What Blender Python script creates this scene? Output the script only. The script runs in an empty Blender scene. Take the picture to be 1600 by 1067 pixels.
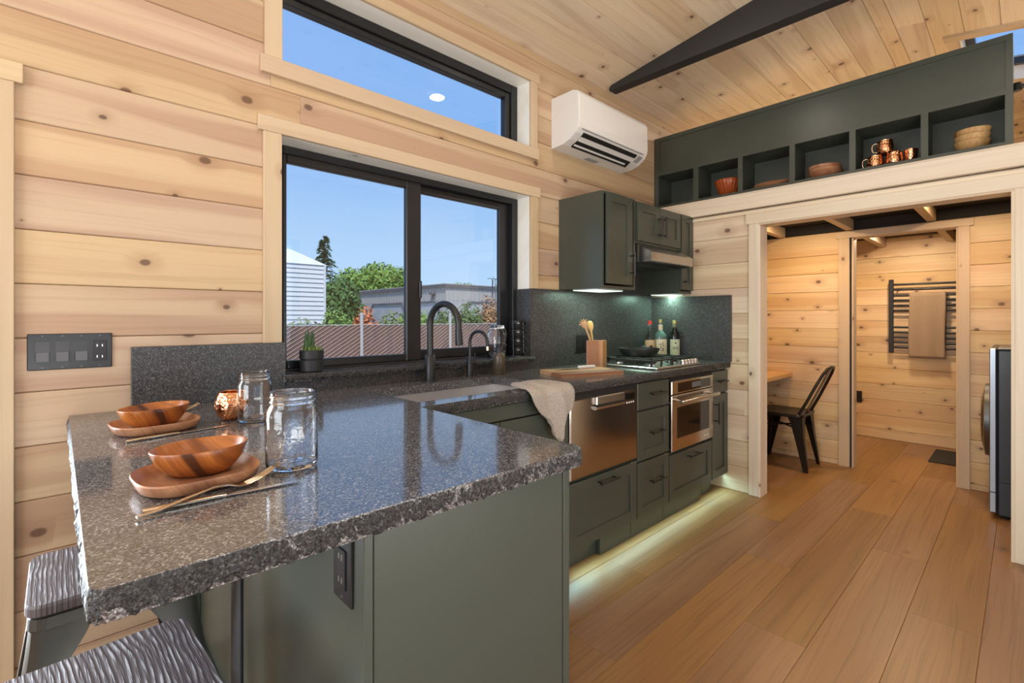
import bpy, bmesh, math, random
from mathutils import Vector, Matrix
random.seed(7)
PI = math.pi
R = math.radians
scene = bpy.context.scene
col = scene.collection

# ------------------------------------------------------------------ camera
cam_d = bpy.data.cameras.new('camera')
cam_d.sensor_width = 36.0
cam_d.lens = 16.98
cam_d.shift_y = -0.0228
cam_d.clip_start = 0.05
cam_d.clip_end = 400
cam = bpy.data.objects.new('camera', cam_d)
col.objects.link(cam)
cam.location = (0, 0, 1.224)
cam.rotation_euler = (R(90), 0, R(-43.256))
scene.camera = cam

# ------------------------------------------------------------------ sky, sun, lights, exposure
world = bpy.data.worlds.new('world')
scene.world = world
world.use_nodes = True
wn = world.node_tree
bg = wn.nodes['Background']
# clear sky: pale at the horizon, deeper blue overhead, the same all round
geo = wn.nodes.new('ShaderNodeTexCoord')
sepw = wn.nodes.new('ShaderNodeSeparateXYZ')
wn.links.new(geo.outputs['Generated'], sepw.inputs[0])
ramp = wn.nodes.new('ShaderNodeValToRGB')
wn.links.new(sepw.outputs[2], ramp.inputs[0])
cr_ = ramp.color_ramp
cr_.elements[0].position = 0.0
cr_.elements[0].color = (0.50, 0.70, 0.92, 1)
cr_.elements[1].position = 1.0
cr_.elements[1].color = (0.17, 0.36, 0.78, 1)
e_ = cr_.elements.new(0.12); e_.color = (0.40, 0.62, 0.90, 1)
e_ = cr_.elements.new(0.34); e_.color = (0.22, 0.44, 0.83, 1)
wn.links.new(ramp.outputs[0], bg.inputs[0])
bg.inputs[1].default_value = 1.18

def lamp(name, kind, loc, rot, energy, color=(1, 1, 1), **kw):
    d = bpy.data.lights.new(name, kind)
    d.energy = energy
    d.color = color
    for k, v in kw.items():
        setattr(d, k, v)
    o = bpy.data.objects.new(name, d)
    col.objects.link(o)
    o.location = loc
    o.rotation_euler = rot
    return o

lamp('sun', 'SUN', (0, -20, 30), (R(34), 0, R(-28)), 3.5, (1, 0.95, 0.87), angle=R(0.6))
# fill lamps added in place of daylight at the unseen sliding door and end window
lamp('door_fill', 'AREA', (0.6, -1.24, 1.12), (R(90), 0, 0), 7, (1.0, 0.985, 0.96), shape='RECTANGLE', size=2.6, size_y=1.95)
# added lamp imitating light bounced up through that door by a deck
lamp('bounce_fill', 'AREA', (0.6, -1.30, 0.55), (R(140), 0, 0), 58, (1.0, 0.97, 0.92), shape='RECTANGLE', size=2.6, size_y=0.9)
lamp('end_window_fill', 'AREA', (-2.42, 0.55, 1.55), (R(90), 0, R(-90)), 80, (0.92, 0.97, 1.0), shape='RECTANGLE', size=1.9, size_y=1.6)
# added lamp in place of daylight through the entry door at the left
lamp('entry_door_fill', 'AREA', (-0.63, 2.24, 1.0), (R(-90), 0, 0), 62, (0.80, 0.91, 1.0), shape='RECTANGLE', size=0.74, size_y=1.55)

vs = scene.view_settings
vs.view_transform = 'Standard'
vs.look = 'None'
vs.exposure = 0.0
vs.gamma = 1.0
vs.use_curve_mapping = False

# ------------------------------------------------------------------ mesh helpers
class B:
    def __init__(s):
        s.v = []
        s.f = []

    def add(s, vs_, fs_):
        k = len(s.v)
        s.v += [tuple(p) for p in vs_]
        s.f += [tuple(i + k for i in f) for f in fs_]
        return s

    def box(s, x0, y0, z0, x1, y1, z1):
        x0, x1 = min(x0, x1), max(x0, x1)
        y0, y1 = min(y0, y1), max(y0, y1)
        z0, z1 = min(z0, z1), max(z0, z1)
        return s.add([(x, y, z) for x in (x0, x1) for y in (y0, y1) for z in (z0, z1)],
                     [(0, 1, 3, 2), (4, 6, 7, 5), (0, 4, 5, 1), (2, 3, 7, 6), (0, 2, 6, 4), (1, 5, 7, 3)])

    def cbox(s, x0, y0, z0, x1, y1, z1, c=0.003):
        lo = (min(x0, x1), min(y0, y1), min(z0, z1))
        hi = (max(x0, x1), max(y0, y1), max(z0, z1))
        c = min([c] + [(hi[i] - lo[i]) * 0.45 for i in range(3)])
        vv, idx = [], {}
        for k in range(8):
            sg = [(k >> i) & 1 for i in range(3)]
            for a in range(3):
                p = []
                for i in range(3):
                    e = hi[i] if sg[i] else lo[i]
                    p.append(e if i == a else e + (-c if sg[i] else c))
                idx[(k, a)] = len(vv)
                vv.append(p)
        ff = []
        for a in range(3):
            b, d = [i for i in range(3) if i != a]
            for sgn in (0, 1):
                base = sgn << a
                ff.append([idx[(base | (i << b) | (j << d), a)] for i, j in ((0, 0), (1, 0), (1, 1), (0, 1))])
        for d in range(3):
            a, b = [i for i in range(3) if i != d]
            for i in (0, 1):
                for j in (0, 1):
                    p = (i << a) | (j << b)
                    q = p | (1 << d)
                    ff.append([idx[(p, a)], idx[(q, a)], idx[(q, b)], idx[(p, b)]])
        for k in range(8):
            ff.append([idx[(k, 0)], idx[(k, 1)], idx[(k, 2)]])
        return s.add(vv, ff)

    def lathe(s, prof, n=32, c=(0, 0, 0), sx=1.0, sy=1.0, func=None):
        # prof: list of (r, z); r 0 closes at the axis
        vv, rows = [], []
        for r, z in prof:
            if r < 1e-6:
                rows.append([len(vv)])
                vv.append((c[0], c[1], c[2] + z))
            else:
                row = []
                for i in range(n):
                    a = 2 * PI * i / n
                    k = func(a, z) if func else 1.0
                    row.append(len(vv))
                    vv.append((c[0] + r * k * sx * math.cos(a), c[1] + r * k * sy * math.sin(a), c[2] + z))
                rows.append(row)
        ff = []
        for p, q in zip(rows, rows[1:]):
            for i in range(n):
                j = (i + 1) % n
                a = [p[i % len(p)], p[j % len(p)], q[j % len(q)], q[i % len(q)]]
                a = [x for t, x in enumerate(a) if x not in a[:t]]
                if len(a) > 2:
                    ff.append(a)
        return s.add(vv, ff)

    def tube(s, pts, r, n=10, caps=True):
        pts = [Vector(p) for p in pts]
        rr = r if isinstance(r, (list, tuple)) else [r] * len(pts)
        t0 = (pts[1] - pts[0]).normalized()
        up = Vector((0, 0, 1)) if abs(t0.z) < 0.9 else Vector((1, 0, 0))
        nrm = t0.cross(up).normalized()
        vv = []
        for i, p in enumerate(pts):
            if i == 0:
                t = (pts[1] - p)
            elif i == len(pts) - 1:
                t = (p - pts[i - 1])
            else:
                t = (pts[i + 1] - pts[i - 1])
            t.normalize()
            nrm = (nrm - t * nrm.dot(t)).normalized()
            bn = t.cross(nrm)
            for k in range(n):
                a = 2 * PI * k / n
                vv.append(p + (nrm * math.cos(a) + bn * math.sin(a)) * rr[i])
        ff = []
        for i in range(len(pts) - 1):
            for k in range(n):
                j = (k + 1) % n
                ff.append((i * n + k, i * n + j, (i + 1) * n + j, (i + 1) * n + k))
        if caps:
            ff.append(tuple(range(n)))
            ff.append(tuple(range((len(pts) - 1) * n, len(pts) * n)))
        return s.add(vv, ff)

    def prism(s, poly, axis, a0, a1):
        # poly in the two other axes (x<y<z order), extruded along axis
        n = len(poly)
        vv = []
        for a in (a0, a1):
            for p, q in poly:
                vv.append({'x': (a, p, q), 'y': (p, a, q), 'z': (p, q, a)}[axis])
        ff = [tuple(range(n)), tuple(range(n, 2 * n))]
        for i in range(n):
            j = (i + 1) % n
            ff.append((i, j, n + j, n + i))
        return s.add(vv, ff)

    def grid(s, nu, nv, fn, closed_u=False):
        vv = [fn(i, j) for j in range(nv) for i in range(nu)]
        ff = []
        for j in range(nv - 1):
            for i in range(nu if closed_u else nu - 1):
                k = (i + 1) % nu
                ff.append((j * nu + i, j * nu + k, (j + 1) * nu + k, (j + 1) * nu + i))
        return s.add(vv, ff)

    def xf(s, m):
        s.v = [tuple(m @ Vector(p)) for p in s.v]
        return s

ORG = {}

def build(name, b, mat, parent=None, smooth=None, world=True):
    off = ORG.get(parent.name, (0, 0, 0)) if (parent and world) else (0, 0, 0)
    me = bpy.data.meshes.new(name)
    me.from_pydata([(p[0] - off[0], p[1] - off[1], p[2] - off[2]) for p in b.v], [], b.f)
    bm = bmesh.new()
    bm.from_mesh(me)
    bmesh.ops.recalc_face_normals(bm, faces=bm.faces)
    bm.to_mesh(me)
    bm.free()
    if mat:
        for m_ in (mat if isinstance(mat, (list, tuple)) else [mat]):
            me.materials.append(m_)
    if smooth:
        for p in me.polygons:
            p.use_smooth = True
        me.set_sharp_from_angle(angle=R(smooth))
    o = bpy.data.objects.new(name, me)
    col.objects.link(o)
    if parent:
        o.parent = parent
        ORG[o.name] = off
    return o

def tag(o, label, cat=None, group=None, kind=None):
    if label: o['label'] = label
    if cat: o['category'] = cat
    if group: o['group'] = group
    if kind: o['kind'] = kind
    return o

def thing(name, label, cat, loc=(0, 0, 0), rz=0.0, group=None, kind=None):
    o = bpy.data.objects.new(name, None)
    o.empty_display_size = 0.05
    col.objects.link(o)
    o.location = loc
    o.rotation_euler = (0, 0, rz)
    ORG[o.name] = tuple(loc)
    return tag(o, label, cat, group, kind)

def solo(name, b, mat, label, cat, loc=(0, 0, 0), rz=0.0, group=None, kind=None, smooth=None):
    # a thing that is one mesh, modelled around its own base
    o = build(name, b, mat, None, smooth)
    o.location = loc
    o.rotation_euler = (0, 0, rz)
    ORG[o.name] = tuple(loc)
    return tag(o, label, cat, group, kind)

def copy_tree(o, parent=None):
    c = o.copy()
    col.objects.link(c)
    c.parent = parent
    ORG[c.name] = ORG.get(o.name, (0, 0, 0))
    for ch in list(o.children):
        copy_tree(ch, c)
    return c

def text_mesh(txt, size, ext=0.0004):
    cu = bpy.data.curves.new('lettering', 'FONT')
    cu.body = txt
    cu.size = size
    cu.extrude = ext
    cu.align_x = 'CENTER'
    cu.align_y = 'CENTER'
    cu.resolution_u = 2
    t = bpy.data.objects.new('lettering', cu)
    col.objects.link(t)
    bpy.context.view_layer.update()
    dg = bpy.context.evaluated_depsgraph_get()
    me = t.evaluated_get(dg).to_mesh()
    b = B().add([tuple(v.co) for v in me.vertices], [tuple(p.vertices) for p in me.polygons])
    bpy.data.objects.remove(t)
    bpy.data.curves.remove(cu)
    return b

# ------------------------------------------------------------------ material helpers
class N:
    def __init__(s, name):
        s.m = bpy.data.materials.new(name)
        s.m.use_nodes = True
        s.t = s.m.node_tree
        s.bsdf = s.t.nodes['Principled BSDF']
        s.out = s.t.nodes['Material Output']

    def put(s, sock, v):
        if hasattr(v, 'is_output'):
            s.t.links.new(v, sock)
        elif isinstance(v, (tuple, list)) and len(v) == 3 and sock.type == 'RGBA':
            sock.default_value = (*v, 1)
        else:
            sock.default_value = v

    def n(s, typ, ins=None, out=0, **kw):
        nd = s.t.nodes.new('ShaderNode' + typ)
        for k, v in kw.items():
            setattr(nd, k, v)
        for k, v in (ins or {}).items():
            s.put(nd.inputs[k], v)
        return nd.outputs[out]

    def math(s, op, a, b=None, c=None, clamp=False):
        nd = s.t.nodes.new('ShaderNodeMath')
        nd.operation = op
        nd.use_clamp = clamp
        for i, v in enumerate((a, b, c)):
            if v is not None:
                s.put(nd.inputs[i], v)
        return nd.outputs[0]

    def mix(s, f, a, b, mode='MIX'):
        nd = s.t.nodes.new('ShaderNodeMix')
        nd.data_type = 'RGBA'
        nd.blend_type = mode
        s.put(nd.inputs[0], f)
        s.put(nd.inputs[6], a)
        s.put(nd.inputs[7], b)
        return nd.outputs[2]

    def step(s, v, lo, hi):
        nd = s.t.nodes.new('ShaderNodeMapRange')
        nd.interpolation_type = 'SMOOTHSTEP'
        s.put(nd.inputs[0], v)
        nd.inputs[1].default_value = lo
        nd.inputs[2].default_value = hi
        return nd.outputs[0]

    def comb(s, x, y, z=0.0):
        return s.n('CombineXYZ', {0: x, 1: y, 2: z})

    def noise(s, vec, scale=1.0, detail=2.0, rough=0.5, out=0):
        return s.n('TexNoise', {'Vector': vec, 'Scale': scale, 'Detail': detail, 'Roughness': rough}, out)

    def bump(s, hgt, strength=0.3, dist=0.002):
        b = s.n('Bump', {'Height': hgt, 'Strength': strength, 'Distance': dist})
        s.put(s.bsdf.inputs['Normal'], b)

    def obj(s):
        return s.n('TexCoord', out=3)

    def done(s, base=None, rough=None, metal=None, **kw):
        i = s.bsdf.inputs
        if base is not None: s.put(i['Base Color'], base)
        if rough is not None: s.put(i['Roughness'], rough)
        if metal is not None: s.put(i['Metallic'], metal)
        for k, v in kw.items():
            s.put(i[k.replace('_', ' ')], v)
        return s.m

def srgb(r, g, b):
    f = lambda c: (c / 255 / 12.92) if c / 255 <= 0.04045 else ((c / 255 + 0.055) / 1.055) ** 2.4
    return (f(r), f(g), f(b))

def plain(name, c, rough=0.5, metal=0.0, var=0.06, scale=40.0, bump=0.0, **kw):
    m = N(name)
    nz = m.noise(m.obj(), scale, 3)
    lo = tuple(x * (1 - var) for x in c)
    hi = tuple(min(1, x * (1 + var)) for x in c)
    if bump:
        m.bump(nz, bump, 0.001)
    return m.done(m.mix(nz, lo, hi), rough, metal, **kw)

def wood(name, axis, light, heart, dark, knot, density=0.5, rough=0.5, grain=60.0, knot_scale=4.2, band_amt=0.75, var=0.14, grain_amt=0.25, knot_amt=0.85, krad=1.0):
    m = N(name)
    sp = m.t.nodes.new('ShaderNodeSeparateXYZ')
    m.t.links.new(m.obj(), sp.inputs[0])
    x, y, z = sp.outputs
    u = {'x': x, 'y': y, 'z': z}[axis]
    v = {'x': m.math('ADD', y, z), 'y': m.math('ADD', x, z), 'z': m.math('ADD', x, y)}[axis]
    rnd = m.n('ObjectInfo', out=5)
    u = m.math('MULTIPLY_ADD', rnd, 53.0, u)
    v = m.math('MULTIPLY_ADD', rnd, 17.0, v)
    fine = m.noise(m.comb(m.math('MULTIPLY', u, 40.0), m.math('MULTIPLY', v, 70.0), rnd), 1.0, 2)
    vo = m.t.nodes.new('ShaderNodeTexVoronoi')
    vo.voronoi_dimensions = '2D'
    vo.inputs['Scale'].default_value = knot_scale
    m.t.links.new(m.comb(m.math('MULTIPLY', u, 0.72), v), vo.inputs['Vector'])
    dm = m.math('DIVIDE', vo.outputs['Distance'], knot_scale)
    dm = m.math('ADD', dm, m.math('MULTIPLY_ADD', fine, 0.004, -0.002))
    cr = m.n('SeparateColor', {0: vo.outputs['Color']})
    rad = m.math('MULTIPLY', m.math('MAXIMUM', m.math('SUBTRACT', cr, 1 - density), 0.0), 0.018 / max(density, 0.05))
    kn = m.math('DIVIDE', m.math('SUBTRACT', rad, dm), m.math('MULTIPLY_ADD', rad, 0.3, 0.0006), clamp=True)
    halo = m.math('SUBTRACT', 1.0, m.math('DIVIDE', dm, m.math('MULTIPLY_ADD', rad, 3.6, 0.0008)), clamp=True)
    warp = m.math('MULTIPLY', m.noise(m.comb(m.math('MULTIPLY', u, 1.1), m.math('MULTIPLY', v, 5.0), rnd), 1.0, 2), 0.07)
    gv = m.math('ADD', m.math('ADD', v, warp), m.math('MULTIPLY', halo, 0.03))
    g = m.noise(m.comb(m.math('MULTIPLY', u, 1.3), m.math('MULTIPLY', gv, grain), rnd), 1.0, 3, 0.6)
    bnd = m.noise(m.comb(m.math('MULTIPLY', u, 0.38), m.math('MULTIPLY', gv, 7.0), m.math('MULTIPLY', rnd, 31.0)), 1.0, 1)
    c = m.mix(m.math('MULTIPLY', m.step(bnd, 0.47, 0.56), band_amt), light, heart)
    c = m.mix(m.math('MULTIPLY', m.step(g, 0.45, 0.75), grain_amt), c, dark)
    c = m.mix(m.math('MULTIPLY', halo, 0.45), c, dark)
    c = m.mix(m.math('MULTIPLY', kn, knot_amt), c, knot)
    r2 = m.math('FRACT', m.math('MULTIPLY', rnd, 91.7))
    hs = m.n('HueSaturation', {'Hue': m.math('MULTIPLY_ADD', r2, 0.012, 0.494), 'Saturation': m.math('MULTIPLY_ADD', r2, 0.2, 0.9),
                              'Value': m.math('MULTIPLY_ADD', m.math('FRACT', m.math('MULTIPLY', rnd, 37.3)), var, 1 - var * 0.6), 'Color': c})
    m.bump(m.math('SUBTRACT', m.math('MULTIPLY', g, 0.3), kn), 0.12, 0.001)
    return m.done(hs, rough)

# pine boards (whitewashed knotty pine), one material per board direction
PL, PH, PD, PK = srgb(201, 175, 144), srgb(180, 146, 119), srgb(144, 106, 79), srgb(98, 70, 54)
M = {}
M['pine_x'] = wood('knotty_pine_boards', 'x', PL, PH, PD, PK, 0.55)
WL, WH = srgb(222, 203, 175), srgb(204, 178, 150)
M['pine_y'] = wood('whitewashed_pine_boards', 'y', WL, WH, PD, PK, 0.6)
M['pine_hall'] = wood('hall_pine_boards', 'y', srgb(220, 192, 150), srgb(206, 170, 128), PD, PK, 0.8, knot_scale=6.0)
M['pine_ceil'] = wood('ceiling_pine_boards', 'x', srgb(226, 208, 180), srgb(212, 188, 158), PD, PK, 0.7, knot_scale=5.0)
CL, CH = srgb(207, 185, 155), srgb(193, 167, 138)
for a in 'xyz':
    M['trim_' + a] = wood('pine_casing_' + a, a, CL, CH, PD, PK, 0.22, band_amt=0.45, grain_amt=0.12, var=0.08)
M['trim_white_y'] = wood('pale_pine_casing_y', 'y', srgb(232, 218, 196), srgb(216, 196, 170), PD, PK, 0.25, band_amt=0.45, grain_amt=0.15, var=0.06)
M['trim_white_z'] = wood('pale_pine_casing_z', 'z', srgb(232, 218, 196), srgb(216, 196, 170), PD, PK, 0.25, band_amt=0.45, grain_amt=0.15, var=0.06)
M['reveal'] = wood('white_painted_reveal', 'x', srgb(248, 246, 238), srgb(244, 240, 230), srgb(210, 200, 186), srgb(180, 170, 158), 0.15, rough=0.4, grain_amt=0.1, var=0.03)
M['floor'] = wood('oak_floor_planks', 'x', srgb(147, 109, 72), srgb(130, 94, 61), srgb(92, 63, 40), srgb(80, 55, 36), 0.14, rough=0.38, grain=75.0, knot_scale=2.6, band_amt=0.6, var=0.2, grain_amt=0.5, knot_amt=0.5)
M['desk'] = wood('blond_desk_wood', 'x', srgb(222, 178, 110), srgb(206, 158, 92), PD, PK, 0.08, rough=0.35)
M['board'] = wood('striped_cutting_board', 'x', srgb(206, 160, 116), srgb(150, 100, 68), srgb(110, 70, 46), PK, 0.05, grain=30, band_amt=1.0)
M['box'] = wood('acacia_box', 'z', srgb(196, 146, 104), srgb(160, 108, 74), srgb(110, 72, 50), PK, 0.05, band_amt=1.0)
M['spoon'] = wood('pale_spoon_wood', 'z', srgb(206, 162, 110), srgb(186, 138, 88), PD, PK, 0.02)

def acacia(name, light, mid, dark, sc=14.0, rough=0.32):
    m = N(name)
    o = m.obj()
    w = m.noise(o, 6.0, 2)
    sp = m.t.nodes.new('ShaderNodeSeparateXYZ')
    m.t.links.new(o, sp.inputs[0])
    q = m.math('ADD', m.math('MULTIPLY', sp.outputs[0], 1.0), m.math('MULTIPLY', sp.outputs[2], 0.8))
    q = m.math('ADD', q, m.math('MULTIPLY', w, 0.09))
    a = m.noise(m.comb(m.math('MULTIPLY', q, sc), m.math('MULTIPLY', sp.outputs[1], 1.6), m.n('ObjectInfo', out=5)), 1.6, 3)
    f = m.noise(m.comb(m.math('MULTIPLY', q, 180.0), m.math('MULTIPLY', sp.outputs[1], 9.0), 0.0), 1.0, 2)
    c = m.mix(m.step(a, 0.40, 0.58), light, mid)
    c = m.mix(m.step(a, 0.56, 0.70), c, dark)
    c = m.mix(m.math('MULTIPLY', m.step(f, 0.4, 0.7), 0.3), c, dark)
    return m.done(c, rough)

M['acacia'] = acacia('acacia_wood', srgb(186, 112, 48), srgb(150, 84, 36), srgb(74, 40, 24))
M['acacia_plate'] = acacia('acacia_plate_wood', srgb(184, 134, 98), srgb(158, 106, 74), srgb(112, 70, 48), 9.0, 0.4)
M['pale_bowl'] = acacia('pale_bowl_wood', srgb(206, 168, 116), srgb(190, 148, 94), srgb(150, 108, 66), 11.0, 0.45)

def granite(name, rough, k=1.0, bump=0.0, ior=1.5, var=0.0):
    m = N(name)
    o = m.obj()
    a = m.noise(o, 260.0, 3, 0.7)
    b = m.noise(o, 90.0, 2, 0.6)
    v = m.n('TexVoronoi', {'Vector': o, 'Scale': 330.0}, out=1)
    vr = m.n('SeparateColor', {0: v})
    c = m.mix(m.step(a, 0.38, 0.66), tuple(k * x for x in (0.016, 0.016, 0.018)), tuple(k * x for x in (0.105, 0.10, 0.103)))
    c = m.mix(m.math('MULTIPLY', m.step(vr, 0.80, 0.98), 0.75), c, tuple(k * x for x in (0.24, 0.235, 0.23)))
    c = m.mix(m.math('MULTIPLY', m.step(b, 0.5, 0.7), 0.45), c, tuple(k * x for x in (0.02, 0.02, 0.022)))
    if bump:
        m.bump(m.math('ADD', a, m.math('MULTIPLY', b, 2.0)), bump, 0.004)
    if var:
        rough = m.math('MULTIPLY_ADD', m.step(m.noise(o, 420.0, 2, 0.6), 0.45, 0.7), var, rough)
    return m.done(c, rough, IOR=ior)

M['granite'] = granite('polished_granite', 0.07, 1.75, 0.0, 2.1, 0.24)
M['granite_rough'] = granite('chiselled_granite_edge', 0.38, 0.62, 1.0)
M['granite_splash'] = granite('granite_backsplash', 0.34, 0.85)
M['green'] = plain('olive_green_paint', (0.060, 0.069, 0.055), 0.30, var=0.04, scale=8)
M['green_dark'] = plain('olive_green_paint_matt', (0.054, 0.062, 0.051), 0.5, var=0.04, scale=8)
M['black'] = plain('matt_black_metal', (0.012, 0.012, 0.013), 0.38, var=0.1)
M['black_paint'] = plain('black_painted_beam', (0.022, 0.022, 0.023), 0.55, var=0.1, scale=20)
M['black_plastic'] = plain('black_plastic', (0.014, 0.015, 0.018), 0.3, var=0.05)
M['grey_plastic'] = plain('grey_switch_plastic', (0.13, 0.135, 0.15), 0.35, var=0.05)
M['vinyl'] = plain('black_window_vinyl', (0.013, 0.014, 0.017), 0.33, var=0.08)
M['steel'] = plain('brushed_steel', (0.62, 0.60, 0.58), 0.27, 1.0, 0.03, 90)
M['steel_sink'] = plain('satin_sink_steel', (0.80, 0.78, 0.76), 0.42, 1.0, 0.03, 60)
M['steel_warm'] = plain('polished_steel_door', (0.60, 0.555, 0.52), 0.16, 1.0, 0.03, 12)
M['steel_dark'] = plain('dark_steel', (0.16, 0.16, 0.16), 0.35, 1.0, 0.05)
M['cutlery'] = plain('champagne_steel', (0.78, 0.66, 0.50), 0.17, 1.0, 0.03)
M['white_plastic'] = plain('white_plastic', (0.78, 0.78, 0.77), 0.35, var=0.02)
M['grey_slot'] = plain('grey_slot_plastic', (0.35, 0.35, 0.36), 0.45)
M['dark_hole'] = plain('dark_recess', (0.008, 0.008, 0.008), 0.7)
M['glass_dark'] = plain('dark_oven_glass', (0.012, 0.010, 0.008), 0.06, var=0.02)
M['iron'] = plain('cast_iron', (0.016, 0.016, 0.017), 0.5, var=0.2, scale=200, bump=0.2)
M['pot'] = plain('charcoal_ceramic', (0.02, 0.02, 0.022), 0.55, var=0.1)
M['soap'] = plain('bronze_brown_glaze', (0.075, 0.055, 0.034), 0.3, var=0.15, scale=20)
M['leaf'] = plain('succulent_green', (0.045, 0.105, 0.035), 0.5, var=0.4, scale=60)
M['moss'] = plain('moss_green', (0.16, 0.24, 0.06), 0.8, var=0.4, scale=150)
M['white_ceramic'] = plain('white_mark_paint', (0.7, 0.7, 0.7), 0.5)
M['gunmetal'] = plain('gunmetal_enamel', (0.095, 0.098, 0.092), 0.34, 0.75, 0.1, 14)
M['chair_metal'] = plain('dark_bronze_metal', (0.022, 0.017, 0.014), 0.34, 0.5, 0.1)
M['washer'] = plain('blue_black_appliance_paint', (0.03, 0.038, 0.052), 0.32, var=0.05)
M['silver'] = plain('silver_trim', (0.42, 0.48, 0.56), 0.3, 0.6, 0.03)
M['mat'] = plain('dark_rubber_mat', (0.018, 0.016, 0.016), 0.85, var=0.3, scale=200, bump=0.4)
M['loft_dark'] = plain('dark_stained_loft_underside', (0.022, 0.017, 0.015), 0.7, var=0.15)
M['rust'] = plain('rust_glaze', (0.36, 0.075, 0.018), 0.25, var=0.3, scale=30)
M['red_cap'] = plain('red_cap', (0.65, 0.05, 0.03), 0.35)
M['gold_cap'] = plain('olive_gold_cap', (0.42, 0.36, 0.12), 0.35, 0.3)
M['label_cream'] = plain('cream_paper', (0.70, 0.62, 0.42), 0.6)
M['label_tan'] = plain('tan_paper', (0.62, 0.42, 0.24), 0.6)
M['label_sage'] = plain('sage_paper', (0.52, 0.54, 0.36), 0.6)
M['ink'] = plain('dark_ink', (0.05, 0.02, 0.015), 0.6)
M['amber'] = plain('amber_liquid', (0.30, 0.13, 0.02), 0.08, var=0.02)
M['bottle_dark'] = plain('dark_bottle_glass', (0.006, 0.010, 0.008), 0.05, var=0.02)
M['bottle_green'] = plain('grey_green_glass', (0.10, 0.17, 0.15), 0.05, var=0.05)

def glass(name, color=(1, 1, 1), rough=0.0, ior=1.45, bump=0.0, bscale=60):
    m = N(name)
    if bump:
        m.bump(m.noise(m.obj(), bscale, 2), bump, 0.002)
    return m.done(color, rough, 0.0, Transmission_Weight=1.0, IOR=ior)

M['jar'] = glass('clear_jar_glass')
M['jar_rippled'] = glass('rippled_jar_glass', bump=0.35, bscale=70)

def pane_mat(name, refl=0.05, tint=(1, 1, 1)):
    m = N(name)
    tr = m.n('BsdfTransparent', {'Color': tint})
    gl = m.n('BsdfGlossy', {'Roughness': 0.0})
    mx = m.n('MixShader', {0: refl, 1: tr, 2: gl})
    m.t.links.new(mx, m.out.inputs[0])
    return m.m
M['pane'] = pane_mat('window_glass')

def emit(name, c, s):
    m = N(name)
    return m.done((0.8, 0.8, 0.8), 0.5, Emission_Color=c, Emission_Strength=s)
M['led'] = emit('led_strip_glow', (0.66, 1.0, 0.78), 1.5)
M['lamp_disc'] = emit('downlight_disc', (1.0, 0.9, 0.75), 9.0)

def hammered(name, c, rough=0.18):
    m = N(name)
    v = m.n('TexVoronoi', {'Vector': m.obj(), 'Scale': 115.0}, feature='SMOOTH_F1')
    m.bump(v, 0.9, 0.003)
    return m.done(c, rough, 1.0)
M['copper'] = hammered('hammered_copper', (0.80, 0.38, 0.20))
M['copper_in'] = plain('copper_lining', (0.82, 0.36, 0.16), 0.2, 1.0)
M['brass'] = plain('pale_brass', (0.72, 0.58, 0.40), 0.22, 1.0)

def cloth(name, c, sc=260.0):
    m = N(name)
    o = m.obj()
    w = m.n('TexVoronoi', {'Vector': o, 'Scale': sc})
    n2 = m.noise(o, sc * 0.5, 2)
    m.bump(m.math('ADD', w, n2), 0.8, 0.003)
    cc = m.mix(m.step(w, 0.1, 0.7), c, tuple(x * 0.72 for x in c))
    return m.done(cc, 0.95)
M['waffle'] = cloth('oatmeal_waffle_cloth', srgb(190, 178, 166), 210)
M['towel'] = cloth('taupe_terry_towel', srgb(184, 158, 132), 420)

def stool_wood():
    m = N('brushed_dark_elm')
    o = m.obj()
    sp = m.t.nodes.new('ShaderNodeSeparateXYZ')
    m.t.links.new(o, sp.inputs[0])
    w = m.noise(m.comb(m.math('MULTIPLY', sp.outputs[0], 4.0), m.math('MULTIPLY', sp.outputs[1], 2.2), m.n('ObjectInfo', out=5)), 2.0, 2)
    ph = m.math('ADD', m.math('MULTIPLY', sp.outputs[0], 720.0), m.math('MULTIPLY', w, 30.0))
    s = m.math('MULTIPLY_ADD', m.math('SINE', ph), 0.5, 0.5)
    nz = m.noise(m.comb(m.math('MULTIPLY', sp.outputs[0], 260.0), m.math('MULTIPLY', sp.outputs[1], 14.0), 0.0), 1.0, 2)
    s = m.math('MULTIPLY', s, m.step(nz, 0.25, 0.7))
    c = m.mix(m.step(s, 0.5, 0.92), srgb(88, 79, 82), srgb(172, 172, 180))
    m.bump(s, 0.5, 0.002)
    return m.done(c, 0.5)
M['stool'] = stool_wood()

# outdoors
M['slat'] = plain('brown_privacy_slat', srgb(136, 104, 92), 0.7, var=0.12, scale=3)
M['wire'] = plain('tan_coated_wire', (0.50, 0.42, 0.37), 0.6)
M['galv'] = plain('galvanised_wire', (0.62, 0.60, 0.58), 0.5, 0.2)
M['siding_white'] = plain('white_shed_siding', (0.74, 0.76, 0.78), 0.6, var=0.03, scale=2)
M['siding_grey'] = plain('grey_metal_siding', (0.46, 0.445, 0.43), 0.6, var=0.05, scale=2)
M['roof_grey'] = plain('dark_roof_edge', (0.14, 0.14, 0.15), 0.6)
M['bay'] = plain('pale_bay_panel', (0.50, 0.52, 0.54), 0.6)
M['bark'] = plain('grey_bark', (0.12, 0.09, 0.065), 0.9, var=0.3, scale=12)
M['ground'] = plain('gravel_ground', (0.30, 0.27, 0.23), 0.95, var=0.25, scale=6)
def leafm(name, c, var=0.4):
    m = N(name)
    nz = m.noise(m.obj(), 2.5, 3)
    cc = m.mix(nz, tuple(x * (1 - var) for x in c), tuple(min(1, x * (1 + var)) for x in c))
    return m.done(cc, 0.6, Transmission_Weight=0.0)
M['lf_bright'] = leafm('bright_green_foliage', (0.20, 0.34, 0.06))
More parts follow.
